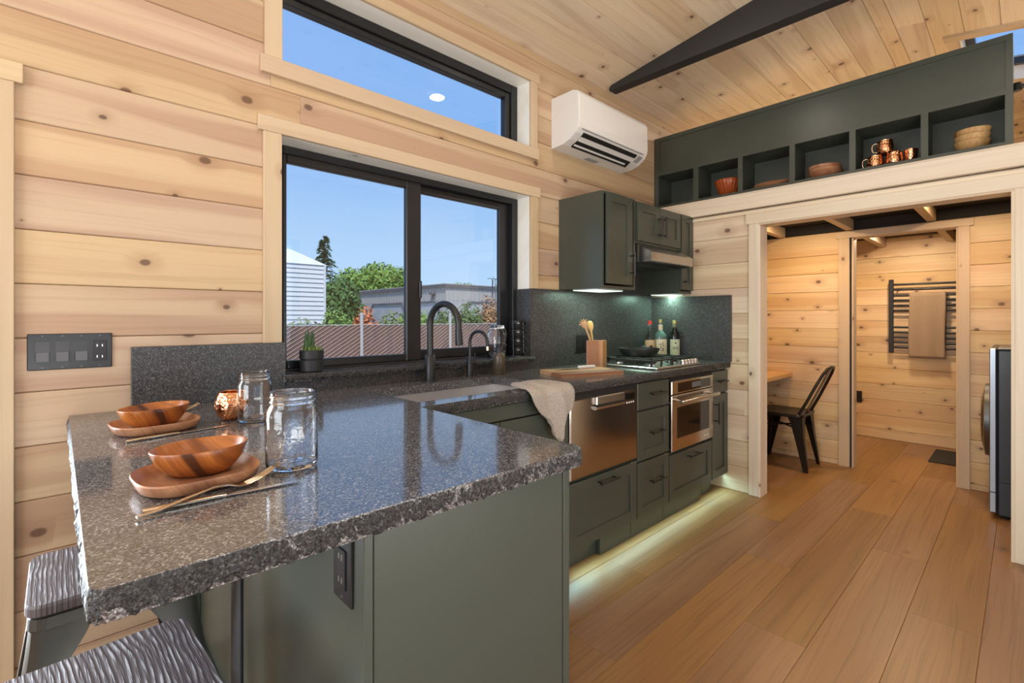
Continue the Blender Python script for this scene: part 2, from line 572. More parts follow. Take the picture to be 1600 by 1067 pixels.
M['lf_mid'] = leafm('mid_green_foliage', (0.10, 0.20, 0.05))
M['lf_dark'] = leafm('dark_conifer_foliage', (0.05, 0.125, 0.05))
M['lf_olive'] = leafm('olive_shrub_foliage', (0.22, 0.27, 0.08))
M['lf_rust'] = leafm('rusty_shrub_foliage', (0.46, 0.27, 0.13))
M['lf_orange'] = leafm('orange_shrub_foliage', (0.62, 0.20, 0.07))

# ================================================================== THE SETTING
W = 2.085          # window wall face
EX = 3.505         # end wall face
HX = 4.75          # hall wall face
BX = 6.10          # bathroom wall face
RY = -1.20         # opposite wall face
RX = -2.40         # rear wall face
RIDGE = 0.575
CZ0, CS = 2.872, 0.15
def zc(y):
    return CZ0 + CS * (W - y) if y >= RIDGE else CZ0 + CS * (W - RIDGE) - CS * (RIDGE - y)
CT = 0.914         # worktop height

def rect_sub(r, holes):
    rs = [r]
    for h in holes:
        o = []
        for a0, a1, b0, b1 in rs:
            h0, h1, g0, g1 = max(a0, h[0]), min(a1, h[1]), max(b0, h[2]), min(b1, h[3])
            if h0 >= h1 or g0 >= g1:
                o.append((a0, a1, b0, b1))
                continue
            if a0 < h0: o.append((a0, h0, b0, b1))
            if h1 < a1: o.append((h1, a1, b0, b1))
            if b0 < g0: o.append((h0, h1, b0, g0))
            if g1 < b1: o.append((h0, h1, g1, b1))
        rs = o
    return rs

def planks(parent, mat, P, u0, u1, edges, holes=(), joints=None, T=0.018, c=0.003, gap=0.0008, name='plank'):
    for k, (e0, e1) in enumerate(zip(edges, edges[1:])):
        e0, e1 = min(e0, e1), max(e0, e1)
        js = sorted([u0, u1] + [j for j in (joints or {}).get(k, []) if u0 < j < u1])
        for a, b_ in zip(js, js[1:]):
            b = B()
            for (p, q, v0, v1) in rect_sub((a + (0.0004 if a != u0 else 0), b_ - (0.0004 if b_ != u1 else 0), e0 + gap, e1 - gap), holes):
                if q - p < 0.004 or v1 - v0 < 0.004:
                    continue
                cl = c if abs(v0 - e0 - gap) < 1e-6 else 0.0
                ch = c if abs(v1 - e1 + gap) < 1e-6 else 0.0
                sec = [(v0, 0), (v0, T - cl), (v0 + cl, T), (v1 - ch, T), (v1, T - ch), (v1, 0)]
                if not cl: sec.pop(1)
                if not ch: sec.pop(-2)
                n = len(sec)
                vv = [P(uu, v, t) for uu in (p, q) for v, t in sec]
                b.add(vv, [tuple(range(n)), tuple(range(n, 2 * n))] + [(i, (i + 1) % n, n + (i + 1) % n, n + i) for i in range(n)])
            if b.v:
                build(name, b, mat, parent)

def struct(name, label, cat, loc=(0, 0, 0)):
    return thing(name, label, cat, loc, kind='structure')

def slab_with_holes(fn, rect, holes):
    b = B()
    for r in rect_sub(rect, holes):
        fn(b, *r)
    return b

# ---- floor
floor = struct('floor', 'warm oak plank floor running the length of the kitchen', 'floor')
build('subfloor', B().box(RX, RY, -0.2, BX, W + 0.02, -0.0122), M['loft_dark'], floor)
fe = [0.115 + 0.2215 * k for k in range(-6, 10)]
fj = {6: [2.583, 2.583 - 1.717, 4.30], 7: [3.162, 1.445, -0.27, 4.879], 8: [2.024, 3.741, 0.307, 5.458], 9: [2.611, 0.894, 4.328],
      10: [1.449, 3.166, 4.883], 11: [2.035, 3.752, 0.318], 12: [2.9, 1.2, 4.6]}
for k in range(15):
    fj.setdefault(k, [random.uniform(-1.5, 0.2) + 1.717 * t for t in range(4)])
planks(floor, M['floor'], lambda u, v, t: (u, v, -0.012 + t), RX, BX, fe, joints=fj, T=0.012, c=0.0012, gap=0.0003, name='floor_plank')

# ---- window wall (left)
BIG = (0.664, 2.107, 0.90, 1.970)
CLR = (0.666, 2.107, 2.272, 2.675)
DRL = (-1.10, -0.158, 0.0, 1.930)
wl = struct('wall_left', 'knotty pine plank wall holding the kitchen windows', 'wall')
ze = [0.0, 0.168] + [0.0025 + 0.1658 * k for k in range(2, 18)] + [2.872]
def wide(h, d): return (h[0] - d, h[1] + d, h[2] - d, h[3] + d)
hl = [wide(BIG, 0.015), wide(CLR, 0.015), DRL]
planks(wl, M['pine_x'], lambda u, v, t: (u, W + 0.018 - t, v), RX, BX, ze, hl,
       joints={12: [0.742, 3.4], 13: [0.625, 4.0], 3: [2.2], 5: [3.0], 15: [2.9], 7: [4.2]})
build('wall_core', slab_with_holes(lambda b, a0, a1, b0, b1: b.box(a0, W + 0.018, b0, a1, W + 0.175, b1), (RX, BX, -0.2, 3.0), hl), M['loft_dark'], wl)

# ---- end wall with the opening to the hall
OPN = (0.037, 1.250, -0.01, 1.872)
we = struct('wall_back', 'whitewashed pine plank partition at the end of the kitchen', 'wall')
ee = [0.0] + [0.178 + 0.18 * k for k in range(11)]
planks(we, M['pine_y'], lambda u, v, t: (EX + 0.018 - t, u, v), RY, W, ee, [OPN], joints={0: [1.7], 3: [1.35]})
build('wall_core', slab_with_holes(lambda b, a0, a1, b0, b1: b.box(EX + 0.018, a0, b0, EX + 0.105, a1, b1), (RY, W, 0.0, 1.975), [OPN]), M['trim_white_y'], we)

# ---- hall wall with the bathroom doorway
DR2 = (0.334, 0.989, -0.01, 1.895)
wh = struct('wall_hall', 'pine plank wall of the hall around the bathroom doorway', 'wall')
he = [0.0, 0.042] + [0.198 + 0.156 * k for k in range(11)] + [1.945]
planks(wh, M['pine_hall'], lambda u, v, t: (HX + 0.018 - t, u, v), RY, W, he, [DR2], joints={3: [1.25]})
build('wall_core', slab_with_holes(lambda b, a0, a1, b0, b1: b.box(HX + 0.018, a0, b0, HX + 0.095, a1, b1), (RY, W, 0.0, 1.945), [DR2]), M['trim_y'], wh)

# ---- bathroom wall, running up into the loft
wb = struct('wall_bath', 'pine plank wall behind the towel rail', 'wall')
be = [0.0, 0.10] + [0.235 + 0.16 * k for k in range(19)]
planks(wb, M['pine_hall'], lambda u, v, t: (BX + 0.018 - t, u, v), RY, W, be, joints={})
build('wall_core', B().box(BX + 0.018, RY, -0.2, BX + 0.1, W, 3.2), M['loft_dark'], wb)

# ---- opposite and rear walls; their unseen glass door and window are added for light
SLD = (-0.8, 2.0, 0.0, 2.10)
wr = struct('wall_right', 'pine plank wall facing the kitchen windows', 'wall')
planks(wr, M['pine_x'], lambda u, v, t: (u, RY - 0.018 + t, v), RX, BX, [0.166 * k for k in range(18)], [SLD], joints={})
build('wall_core', slab_with_holes(lambda b, a0, a1, b0, b1: b.box(a0, RY - 0.15, b0, a1, RY - 0.018, b1), (RX, BX, -0.2, 2.95), [SLD]), M['loft_dark'], wr)
RWN = (-0.4, 1.5, 0.75, 2.35)
wq = struct('wall_rear', 'pine plank end wall of the living area', 'wall')
planks(wq, M['pine_y'], lambda u, v, t: (RX - 0.018 + t, u, v), RY, W, [0.166 * k for k in range(19)], [RWN], joints={})
build('wall_core', slab_with_holes(lambda b, a0, a1, b0, b1: b.box(RX - 0.15, a0, b0, RX - 0.018, a1, b1), (RY, W, -0.2, 3.15), [RWN]), M['loft_dark'], wq)
def glazed(name, label, mk):
    t = struct(name, label, 'window')
    mk(t)
    return t
def mk(t):
    for x0, x1 in ((-0.8, -0.74), (0.57, 0.63), (1.94, 2.0)):
        build('stile', B().cbox(x0, RY - 0.10, 0.0, x1, RY - 0.05, 2.10), M['vinyl'], t)
    for z0, z1 in ((0.0, 0.06), (2.04, 2.10)):
        build('rail', B().cbox(-0.8, RY - 0.09, z0, 2.0, RY - 0.055, z1), M['vinyl'], t)
    for x0, x1 in ((-0.74, 0.57), (0.63, 1.94)):
        build('pane', B().box(x0, RY - 0.078, 0.06, x1, RY - 0.072, 2.04), M['pane'], t)
d2 = glazed('door_2', 'unseen wide sliding glass door added opposite the kitchen to let light in', mk)
d2['category'] = 'door'
def mk(t):
    for y0, y1 in ((-0.4, -0.35), (0.53, 0.57), (1.45, 1.5)):
        build('stile', B().cbox(RX - 0.10, y0, 0.75, RX - 0.05, y1, 2.35), M['vinyl'], t)
    for z0, z1 in ((0.75, 0.80), (2.30, 2.35)):
        build('rail', B().cbox(RX - 0.09, -0.4, z0, RX - 0.055, 1.5, z1), M['vinyl'], t)
    for y0, y1 in ((-0.35, 0.53), (0.57, 1.45)):
        build('pane', B().box(RX - 0.078, y0, 0.80, RX - 0.072, y1, 2.30), M['pane'], t)
glazed('window_4', 'unseen window added in the rear end wall to let light in', mk)

# ---- ceiling
ce = struct('ceiling', 'knotty pine plank ceiling rising to a low ridge', 'ceiling')
SKY = (4.30, 5.25, -0.55, 0.300)
lj = {k: [random.uniform(-1.0, 1.2), random.uniform(3.2, 5.0) if k % 3 == 1 else 9] for k in range(12)}
planks(ce, M['pine_ceil'], lambda u, v, t: (u, v, zc(v) + 0.018 - t), RX, BX, [0.575, 0.658, 0.822, 0.986, 1.15, 1.314, 1.478, 1.642, 1.806, 1.97, W + 0.02], joints=lj, name='ceiling_plank')
planks(ce, M['pine_ceil'], lambda u, v, t: (u, v, zc(v) + 0.018 - t), RX, BX, [RY - 0.02, -1.046, -0.882, -0.718, -0.554, -0.39, -0.226, -0.062, 0.102, 0.266, 0.43, 0.5749],
       [SKY], joints={10: [3.95], 9: [2.0], 7: [3.0]}, name='ceiling_plank')
b = B()
b.prism([(RIDGE, zc(RIDGE) + 0.018), (W + 0.175, zc(W + 0.175) + 0.018), (W + 0.45, zc(W + 0.45) + 0.02), (W + 0.45, zc(W + 0.45) + 0.15), (RIDGE, zc(RIDGE) + 0.18)], 'x', RX - 0.3, BX + 0.2)
for (a0, a1, b0, b1) in rect_sub((RX - 0.3, BX + 0.2, RY - 0.9, RIDGE), [SKY]):  # unseen overhang past the sliding door, added to keep sun out
    b.prism([(b0, zc(b0) + 0.018), (b1, zc(b1) + 0.018), (b1, zc(b1) + 0.18), (b0, zc(b0) + 0.18)], 'x', a0, a1)
build('roof_core', b, M['loft_dark'], ce)

# ---- skylight
t = struct('window_3', 'skylight with white lining above the loft', 'skylight')
x0, x1, y0, y1 = SKY
def sl(b, xa, xb, ya, yb, d0, d1):
    b.add([(x, y, zc(y) + d) for d in (d0, d1) for x, y in ((xa, ya), (xb, ya), (xb, yb), (xa, yb))],
          [(0, 1, 2, 3), (4, 5, 6, 7), (0, 1, 5, 4), (1, 2, 6, 5), (2, 3, 7, 6), (3, 0, 4, 7)])
    return b
build('casing_board', sl(B(), x0 - 0.075, x0, y0 - 0.07, y1 + 0.07, -0.018, 0.0), M['trim_y'], t)
build('casing_board', sl(B(), x0, x1, y1, y1 + 0.055, -0.018, 0.0), M['trim_x'], t)
build('casing_board', sl(B(), x0, x1, y0 - 0.055, y0, -0.018, 0.0), M['trim_x'], t)
for a in ((x0, x0 + 0.012, y0, y1), (x1 - 0.012, x1, y0, y1), (x0, x1, y0, y0 + 0.012), (x0, x1, y1 - 0.012, y1)):
    build('lining', sl(B(), *a, 0.0, 0.17), M['reveal'], t)
for a in ((x0 + 0.012, x0 + 0.06, y0 + 0.012, y1 - 0.012), (x1 - 0.06, x1 - 0.012, y0 + 0.012, y1 - 0.012), (x0 + 0.06, x1 - 0.06, y1 - 0.06, y1 - 0.012), (x0 + 0.06, x1 - 0.06, y0 + 0.012, y0 + 0.06)):
    build('sash', sl(B(), *a, 0.10, 0.15), M['vinyl'], t)
build('pane', sl(B(), x0 + 0.055, x1 - 0.055, y0 + 0.055, y1 - 0.055, 0.12, 0.126), M['pane'], t)

# ---- kitchen slider window
t = struct('window_1', 'black framed sliding window above the sink', 'window')
x0, x1, z1 = BIG[0], BIG[1], BIG[3]
for a in ((x0, x0 + 0.04, 0.985, z1), (x1 - 0.045, x1, 0.985, z1), (x0 + 0.04, x1 - 0.045, z1 - 0.035, z1), (x0 + 0.04, x1 - 0.045, 0.985, 1.003)):
    build('frame', B().cbox(a[0], 2.185, a[2], a[1], 2.255, a[3], 0.004), M['vinyl'], t)
for a in ((0.704, 0.722, 1.003, 1.935), (1.312, 1.400, 1.003, 1.935), (0.722, 1.312, 1.898, 1.935), (0.722, 1.312, 1.003, 1.040)):
    build('sash', B().cbox(a[0], 2.188, a[2], a[1], 2.220, a[3], 0.004), M['vinyl'], t)
build('pane', B().box(0.716, 2.203, 1.035, 1.318, 2.207, 1.90), M['pane'], t)
build('latch', B().cbox(1.385, 2.178, 1.33, 1.40, 2.19, 1.42, 0.003), M['vinyl'], t)
for a in ((1.36, 1.40, 1.003, 1.935), (1.985, 2.062, 1.003, 1.935), (1.40, 1.985, 1.895, 1.935), (1.40, 1.985, 1.003, 1.055)):
    build('sash', B().cbox(a[0], 2.222, a[2], a[1], 2.252, a[3], 0.004), M['vinyl'], t)
build('pane', B().box(1.395, 2.235, 1.05, 1.99, 2.239, 1.90), M['pane'], t)
build('reveal_board', B().box(x0 - 0.015, W, z1, x1 + 0.015, 2.256, z1 + 0.015), M['reveal'], t)
build('reveal_board', B().box(x1, W, 1.405, x1 + 0.015, 2.256, z1), M['reveal'], t)
build('reveal_board', B().box(x0 - 0.015, W, 0.97, x0, 2.256, z1), M['reveal'], t)
t = struct('trim_1', 'pine casing around the kitchen sliding window', 'trim')
build('casing_board', B().cbox(0.595, W - 0.018, 0.97, 0.664, W, 1.970, 0.002), M['trim_z'], t)
build('casing_board', B().cbox(2.107, W - 0.018, 1.405, 2.170, W, 1.970, 0.002), M['trim_z'], t)
build('casing_board', B().cbox(0.576, W - 0.020, 1.970, 2.188, W, 2.032, 0.002), M['trim_x'], t)

# ---- clerestory
t = struct('window_2', 'long black framed clerestory window under the ceiling', 'window')
x0, x1, z0, z1 = CLR
for a in ((x0, x0 + 0.036, z0, z1), (x1 - 0.05, x1, z0, z1), (x0 + 0.036, x1 - 0.05, z1 - 0.05, z1), (x0 + 0.036, x1 - 0.05, z0, z0 + 0.035)):
    build('frame', B().cbox(a[0], 2.188, a[2], a[1], 2.255, a[3], 0.004), M['vinyl'], t)
for a in ((x0 + 0.036, x0 + 0.044, z0 + 0.035, z1 - 0.05), (x1 - 0.09, x1 - 0.05, z0 + 0.035, z1 - 0.05), (x0 + 0.04, x1 - 0.09, z1 - 0.085, z1 - 0.05), (x0 + 0.04, x1 - 0.09, z0 + 0.035, z0 + 0.055)):
    build('glazing_bead', B().cbox(a[0], 2.203, a[2], a[1], 2.25, a[3], 0.004), M['vinyl'], t)
build('pane', B().box(x0 + 0.04, 2.226, z0 + 0.05, x1 - 0.085, 2.231, z1 - 0.08), M['pane'], t)
build('reveal_board', B().box(x0 - 0.015, W, z1, x1 + 0.015, 2.256, z1 + 0.015), M['reveal'], t)
build('reveal_board', B().box(x0 - 0.015, W, z0 - 0.015, x1 + 0.015, 2.256, z0), M['reveal'], t)
build('reveal_board', B().box(x1, W, z0, x1 + 0.015, 2.256, z1), M['reveal'], t)
build('reveal_board', B().box(x0 - 0.015, W, z0, x0, 2.256, z1), M['reveal'], t)
t = struct('trim_2', 'pine casing around the clerestory window', 'trim')
build('casing_board', B().cbox(0.585, W - 0.020, 2.204, 2.176, W, 2.272, 0.002), M['trim_x'], t)
build('casing_board', B().cbox(0.600, W - 0.018, 2.272, 0.666, W, 2.675, 0.002), M['trim_z'], t)
build('casing_board', B().cbox(2.107, W - 0.018, 2.272, 2.164, W, 2.675, 0.002), M['trim_z'], t)
build('casing_board', B().cbox(0.585, W - 0.020, 2.675, 2.182, W, 2.732, 0.002), M['trim_x'], t)

# ---- door in the window wall, mostly beyond the frame
t = struct('trim_3', 'pine casing of the entry door beside the switch plate', 'trim')
build('casing_board', B().cbox(-0.158, W - 0.018, 0.0, -0.094, W, 1.930, 0.002), M['trim_z'], t)
build('casing_board', B().cbox(-1.18, W - 0.020, 1.930, -0.075, W, 1.990, 0.002), M['trim_x'], t)
build('casing_board', B().cbox(-1.164, W - 0.018, 0.0, -1.10, W, 1.930, 0.002), M['trim_z'], t)
t = struct('door_1', 'pine framed glass entry door in the window wall', 'door')
for a in ((-1.10, -1.0, 0.0, 1.93), (-0.258, -0.158, 0.0, 1.93), (-1.0, -0.258, 0.0, 0.22), (-1.0, -0.258, 1.81, 1.93)):
    build('door_rail', B().cbox(a[0], W + 0.05, a[2], a[1], W + 0.095, a[3]), M['trim_z'], t)
build('pane', B().box(-1.0, W + 0.07, 0.22, -0.258, W + 0.075, 1.81), M['pane'], t)

# ---- casing of the hall opening
t = struct('trim_4', 'whitewashed casing around the opening to the hall', 'trim')
build('casing_board', B().cbox(EX - 0.018, 1.250, 0.0, EX, 1.315, 1.872, 0.002), M['trim_white_z'], t)
build('casing_board', B().cbox(EX - 0.020, -0.10, 1.872, EX, 1.335, 1.945, 0.002), M['trim_white_y'], t)
build('casing_board', B().cbox(EX - 0.018, -0.030, 0.0, EX, 0.037, 1.872, 0.002), M['trim_white_z'], t)
build('jamb_board', B().box(EX - 0.016, 1.238, 0.0, EX + 0.11, 1.2505, 1.860), M['trim_white_z'], t)
build('jamb_board', B().box(EX - 0.016, 0.0365, 0.0, EX + 0.11, 0.049, 1.860), M['trim_white_z'], t)
build('jamb_board', B().box(EX - 0.016, 0.0365, 1.860, EX + 0.11, 1.2505, 1.8725), M['trim_y'], t)
# ---- casing of the bathroom doorway
t = struct('trim_5', 'pine casing around the bathroom doorway', 'trim')
build('casing_board', B().cbox(HX - 0.016, 0.989, 0.0, HX, 1.066, 1.885, 0.002), M['trim_z'], t)
build('casing_board', B().cbox(HX - 0.016, 0.270, 0.0, HX, 0.334, 1.885, 0.002), M['trim_z'], t)
build('casing_board', B().cbox(HX - 0.018, 0.250, 1.885, HX, 1.085, 1.937, 0.002), M['trim_y'], t)
build('door_track', B().box(HX - 0.002, 0.976, 0.0, HX + 0.1, 0.990, 1.89), M['dark_hole'], t)
build('jamb_board', B().box(HX - 0.004, 0.964, 0.0, HX + 0.1, 0.976, 1.89), M['trim_z'], t)
build('jamb_board', B().box(HX - 0.004, 0.3335, 0.0, HX + 0.1, 0.344, 1.89), M['trim_z'], t)
build('jamb_board', B().box(HX - 0.004, 0.3335, 1.8805, HX + 0.1, 0.976, 1.8955), M['trim_y'], t)

# ---- loft deck over the hall
t = struct('loft_floor', 'dark underside of the loft deck above the hall', 'loft floor')
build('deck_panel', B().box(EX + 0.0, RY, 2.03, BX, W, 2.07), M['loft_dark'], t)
planks(t, M['pine_ceil'], lambda u, v, q: (u, v, 2.07 + q), EX + 0.10, BX, [RY + 0.2738 * k for k in range(13)], T=0.016, c=0.001, gap=0.0003, name='loft_floor_plank')  # unseen pale planks, added to bounce light up to the ceiling
for y in (1.98, 1.50, 0.99, 0.48, -0.03, -0.54):
    build('joist', B().cbox(EX + 0.106, y - 0.027, 1.946, HX, y + 0.027, 2.03), M['trim_x'], t)
    build('joist', B().cbox(HX + 0.0955, y - 0.027, 1.946, BX, y + 0.027, 2.03), M['trim_x'], t)
build('edge_beam', B().cbox(EX + 0.06, RY, 1.975, EX + 0.105, W, 2.03), M['trim_y'], t)
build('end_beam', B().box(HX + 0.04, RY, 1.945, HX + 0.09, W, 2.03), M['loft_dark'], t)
t = struct('trim_6', 'long whitewashed fascia board below the green loft shelf', 'trim')
build('fascia_board', B().cbox(EX - 0.035, RY, 1.980, EX + 0.0, W, 2.085, 0.003), M['trim_white_y'], t)
build('fascia_cap', B().cbox(EX - 0.02, RY, 2.085, EX + 0.10, W, 2.098, 0.002), M['trim_white_y'], t)
build('shadow_strip', B().box(EX - 0.012, RY, 1.946, EX + 0.002, W, 1.967), M['trim_white_y'], t)  # whitewashed wood strip; the slot left above it makes the dark line

# ================================================================== BEAM, SHELF, CABINETS
b = B()
b.prism([(2.035, 2.862), (2.035, 2.845), (-1.0, 2.845), (-1.0, zc(-1.0) - 0.001), (RIDGE, zc(RIDGE) - 0.001), (2.02, zc(2.02) - 0.001)], 'x', 2.868, 2.948)
o = solo('ceiling_beam', b, M['black_paint'], 'black tapered tie beam spanning under the plank ceiling', 'beam')

SX = 3.56
t = thing('loft_shelf', 'long olive green parapet shelf with six cubbies on the loft edge', 'shelf', (SX, 1.06, 2.098))
cub = [(2.045, 1.750), (1.710, 1.415), (1.383, 1.080), (1.047, 0.745), (0.713, 0.406), (0.374, 0.072)]
ys, ye, zb, zt = W - 0.001, 0.043, 2.098, 2.685
o0, o1 = 2.134, 2.378
ff = B()
ff.box(SX, ye, zb, SX + 0.02, ys, o0)
ff.box(SX, ye, o1, SX + 0.02, ys, 2.412)
ff.box(SX, ye, 2.655, SX + 0.02, ys, zt)
ff.box(SX, 2.045, o0, SX + 0.02, ys, o1).box(SX, ye, o0, SX + 0.02, 0.072, o1)
ff.box(SX, 2.038, 2.412, SX + 0.02, ys, 2.655).box(SX, ye, 2.412, SX + 0.02, 0.070, 2.655)
for (a, _), (_, e) in zip(cub[1:], cub):
    ff.box(SX, a, o0, SX + 0.02, e, o1)
build('face_frame', ff, M['green'], t)
build('upper_panel', B().box(SX + 0.008, 0.065, 2.41, SX + 0.02, 2.04, 2.66), M['green'], t)
build('shelf_board', B().box(SX + 0.02, ye, zb, SX + 0.26, ys, o0 - 0.001), M['green_dark'], t)
build('shelf_top', B().box(SX + 0.02, ye, o1, SX + 0.26, ys, o1 + 0.02), M['green_dark'], t)
build('back_panel', B().box(SX + 0.245, ye, o0, SX + 0.26, ys, zt), M['green_dark'], t)
build('cap_board', B().box(SX + 0.02, ye, zt - 0.02, SX + 0.245, ys, zt), M['green_dark'], t)
build('end_panel', B().box(SX + 0.02, ys - 0.02, o0, SX + 0.245, ys, o1), M['green_dark'], t)
build('end_panel', B().box(SX + 0.02, ye, o0, SX + 0.245, ye + 0.018, zt - 0.02), M['green'], t)
for (a, _), (_, e) in zip(cub[1:], cub):
    m_ = (a + e) / 2
    build('divider', B().box(SX + 0.02, m_ - 0.009, o0, SX + 0.245, m_ + 0.009, o1), M['green_dark'], t)
o = solo('loft_handrail', B().tube([(0, 0, 0), (0, -0.02, 0.0), (0.0, -0.55, 0.0)], 0.012, 8).tube([(0, -0.012, -0.02), (0, -0.012, 0.02)], 0.02, 8),
         M['black'], 'short black pipe rail fixed to the end of the green loft shelf', 'rail', (SX + 0.12, ye, 2.44))

def handle(b, x, y, z, L, vertical, off=0.032):
    d = (0, 0, 1) if vertical else (1, 0, 0)
    p = Vector((x, y - off, z))
    dv = Vector(d)
    b.tube([p - dv * L / 2, p + dv * L / 2], 0.0058, 8)
    for s in (-1, 1):
        q = p + dv * s * (L / 2 - 0.02)
        b.tube([q, q + Vector((0, off, 0))], 0.0045, 8)
    return b

def shaker(b, x0, x1, z0, z1, yf, th=0.019, st=0.055, rec=0.008):
    st = min(st, (x1 - x0) * 0.3, (z1 - z0) * 0.34)
    c = 0.0015
    b.cbox(x0, yf, z0, x0 + st, yf + th, z1, c)
    b.cbox(x1 - st, yf, z0, x1, yf + th, z1, c)
    b.box(x0 + st - 0.002, yf + 0.0003, z1 - st, x1 - st + 0.002, yf + th, z1)
    b.box(x0 + st - 0.002, yf + 0.0003, z0, x1 - st + 0.002, yf + th, z0 + st)
    b.box(x0 + st - 0.001, yf + rec, z0 + st - 0.001, x1 - st + 0.001, yf + th, z1 - st + 0.001)
    return b

FY = 1.462         # door faces
CY = FY + 0.019    # carcass front
def carcass(t, x0, x1, z0, z1, y0=CY, y1=W - 0.003, mat=None):
    b = B()
    w = 0.016
    b.box(x0, y0, z0, x0 + w, y1, z1).box(x1 - w, y0, z0, x1, y1, z1)
    b.box(x0 + w, y0, z0, x1 - w, y1, z0 + w).box(x0 + w, y1 - w, z0 + w, x1 - w, y1, z1)
    b.box(x0 + w, y0, z1 - 0.04, x1 - w, y0 + w, z1)
    build('carcass', b, mat or M['green_dark'], t)

# sink base between peninsula and dishwasher
t = thing('sink_cabinet', 'olive green sink base cabinet below the steel sink', 'cabinet', (1.3, 1.75, 0))
carcass(t, 0.885, 1.738, 0.115, 0.872)
build('false_front', B().cbox(0.885, FY, 0.806, 1.736, CY, 0.868, 0.002), M['green'], t)
for x0, x1, hx in ((0.885, 1.308, 1.27), (1.312, 1.736, 1.35)):
    d = build('door', shaker(B(), x0, x1, 0.12, 0.80, FY), M['green'], t)
    build('handle', handle(B(), hx, FY, 0.68, 0.15, True), M['black'], d)
build('toe_kick', B().box(0.885, 1.535, 0.0, 1.738, 1.55, 0.115), M['green'], t)

# dishwasher, its drawer below
t = thing('dishwasher', 'steel fronted dishwasher with pocket handle beside the sink', 'dishwasher', (2.03, 1.75, 0.445))
build('body', B().box(1.746, CY + 0.002, 0.452, 2.312, W - 0.02, 0.868), M['steel_dark'], t)
dd = build('door', B().cbox(1.744, FY - 0.006, 0.455, 2.312, CY + 0.002, 0.838, 0.006), M['steel_warm'], t)
hd = B()
hd.cbox(1.925, FY - 0.024, 0.795, 2.165, FY - 0.005, 0.838, 0.004)
hd.prism([(FY - 0.005, 0.768), (FY - 0.024, 0.775), (FY - 0.026, 0.786), (FY - 0.005, 0.790)], 'x', 1.925, 2.165)
build('pocket_handle', hd, M['steel'], dd)
build('handle_slot', B().box(1.935, FY - 0.0235, 0.7865, 2.155, FY - 0.004, 0.7945), M['dark_hole'], dd)
build('display', B().box(2.20, FY - 0.0075, 0.79, 2.285, FY - 0.005, 0.822), M['glass_dark'], dd)
for i in range(4):
    build('button', B().cbox(2.208 + 0.02 * i, FY - 0.009, 0.768, 2.219 + 0.02 * i, FY - 0.005, 0.778, 0.001), M['steel'], dd)
build('top_gap', B().box(1.746, FY + 0.004, 0.838, 2.312, CY + 0.002, 0.868), M['dark_hole'], t)

t = thing('drawer_cabinet', 'wide low olive green drawer beneath the dishwasher', 'cabinet', (2.03, 1.75, 0))
build('carcass', B().box(1.742, CY, 0.115, 2.318, W - 0.004, 0.444), M['green_dark'], t)
d = build('drawer_front', shaker(B(), 1.744, 2.316, 0.120, 0.440, FY, st=0.06), M['green'], t)
build('handle', handle(B(), 2.03, FY, 0.405, 0.16, False), M['black'], d)
build('toe_kick', B().box(1.742, 1.535, 0.0, 2.04, 1.55, 0.115).box(2.04, 1.505, 0.0, 2.318, 1.52, 0.115).box(2.04, 1.52, 0, 2.055, 1.55, 0.115), M['green'], t)

t = thing('drawer_cabinet', 'narrow olive green three drawer cabinet left of the oven', 'cabinet', (2.495, 1.75, 0))
build('carcass', B().box(2.322, CY, 0.115, 2.668, W - 0.004, 0.872), M['green_dark'], t)
for z0, z1, hz in ((0.715, 0.862, 0.795), (0.432, 0.703, 0.575), (0.117, 0.420, 0.300)):
    bb = B().cbox(2.326, FY, z0, 2.665, CY, z1, 0.002) if z0 > 0.7 else shaker(B(), 2.326, 2.665, z0, z1, FY)
    d = build('drawer_front', bb, M['green'], t)
    build('handle', handle(B(), 2.51, FY, hz, 0.15, False), M['black'], d)
build('toe_kick', B().box(2.322, 1.505, 0.0, 2.668, 1.52, 0.115), M['green'], t)

t = thing('drawer_cabinet', 'wide olive green drawer beneath the steel oven', 'cabinet', (2.955, 1.75, 0))
build('carcass', B().box(2.672, CY, 0.115, 3.242, W - 0.004, 0.402), M['green_dark'], t)
d = build('drawer_front', shaker(B(), 2.676, 3.239, 0.12, 0.396, FY), M['green'], t)
build('handle', handle(B(), 2.96, FY, 0.355, 0.16, False), M['black'], d)
build('toe_kick', B().box(2.672, 1.505, 0.0, 3.15, 1.52, 0.115).box(3.15, 1.535, 0, 3.242, 1.55, 0.115).box(3.135, 1.52, 0, 3.15, 1.55, 0.115), M['green'], t)

t = thing('wall_oven', 'stainless built in oven with bar handle and dark window', 'oven', (2.955, 1.75, 0.404))
build('body', B().box(2.674, CY + 0.001, 0.405, 3.240, W - 0.02, 0.868), M['steel_dark'], t)
build('control_panel', B().cbox(2.678, FY - 0.012, 0.762, 3.237, CY + 0.001, 0.842, 0.003), M['steel_warm'], t)
build('display_glass', B().box(2.755, FY - 0.0135, 0.772, 3.19, FY - 0.011, 0.828), M['glass_dark'], t)
build('screen', B().box(2.93, FY - 0.0142, 0.785, 3.05, FY - 0.0130, 0.818), M['grey_plastic'], t)
dd = build('door', B().cbox(2.678, FY - 0.012, 0.418, 3.237, CY + 0.001, 0.756, 0.003), M['steel_warm'], t)
build('oven_window', B().box(2.745, FY - 0.0135, 0.492, 3.175, FY - 0.011, 0.680), M['glass_dark'], dd)
hb = B().tube([(2.70, FY - 0.06, 0.722), (3.215, FY - 0.06, 0.722)], 0.012, 12)
for x in (2.735, 3.18):
    hb.tube([(x, FY - 0.06, 0.722), (x, FY - 0.010, 0.728)], 0.009, 8)
build('bar_handle', hb, M['steel'], dd, smooth=40)
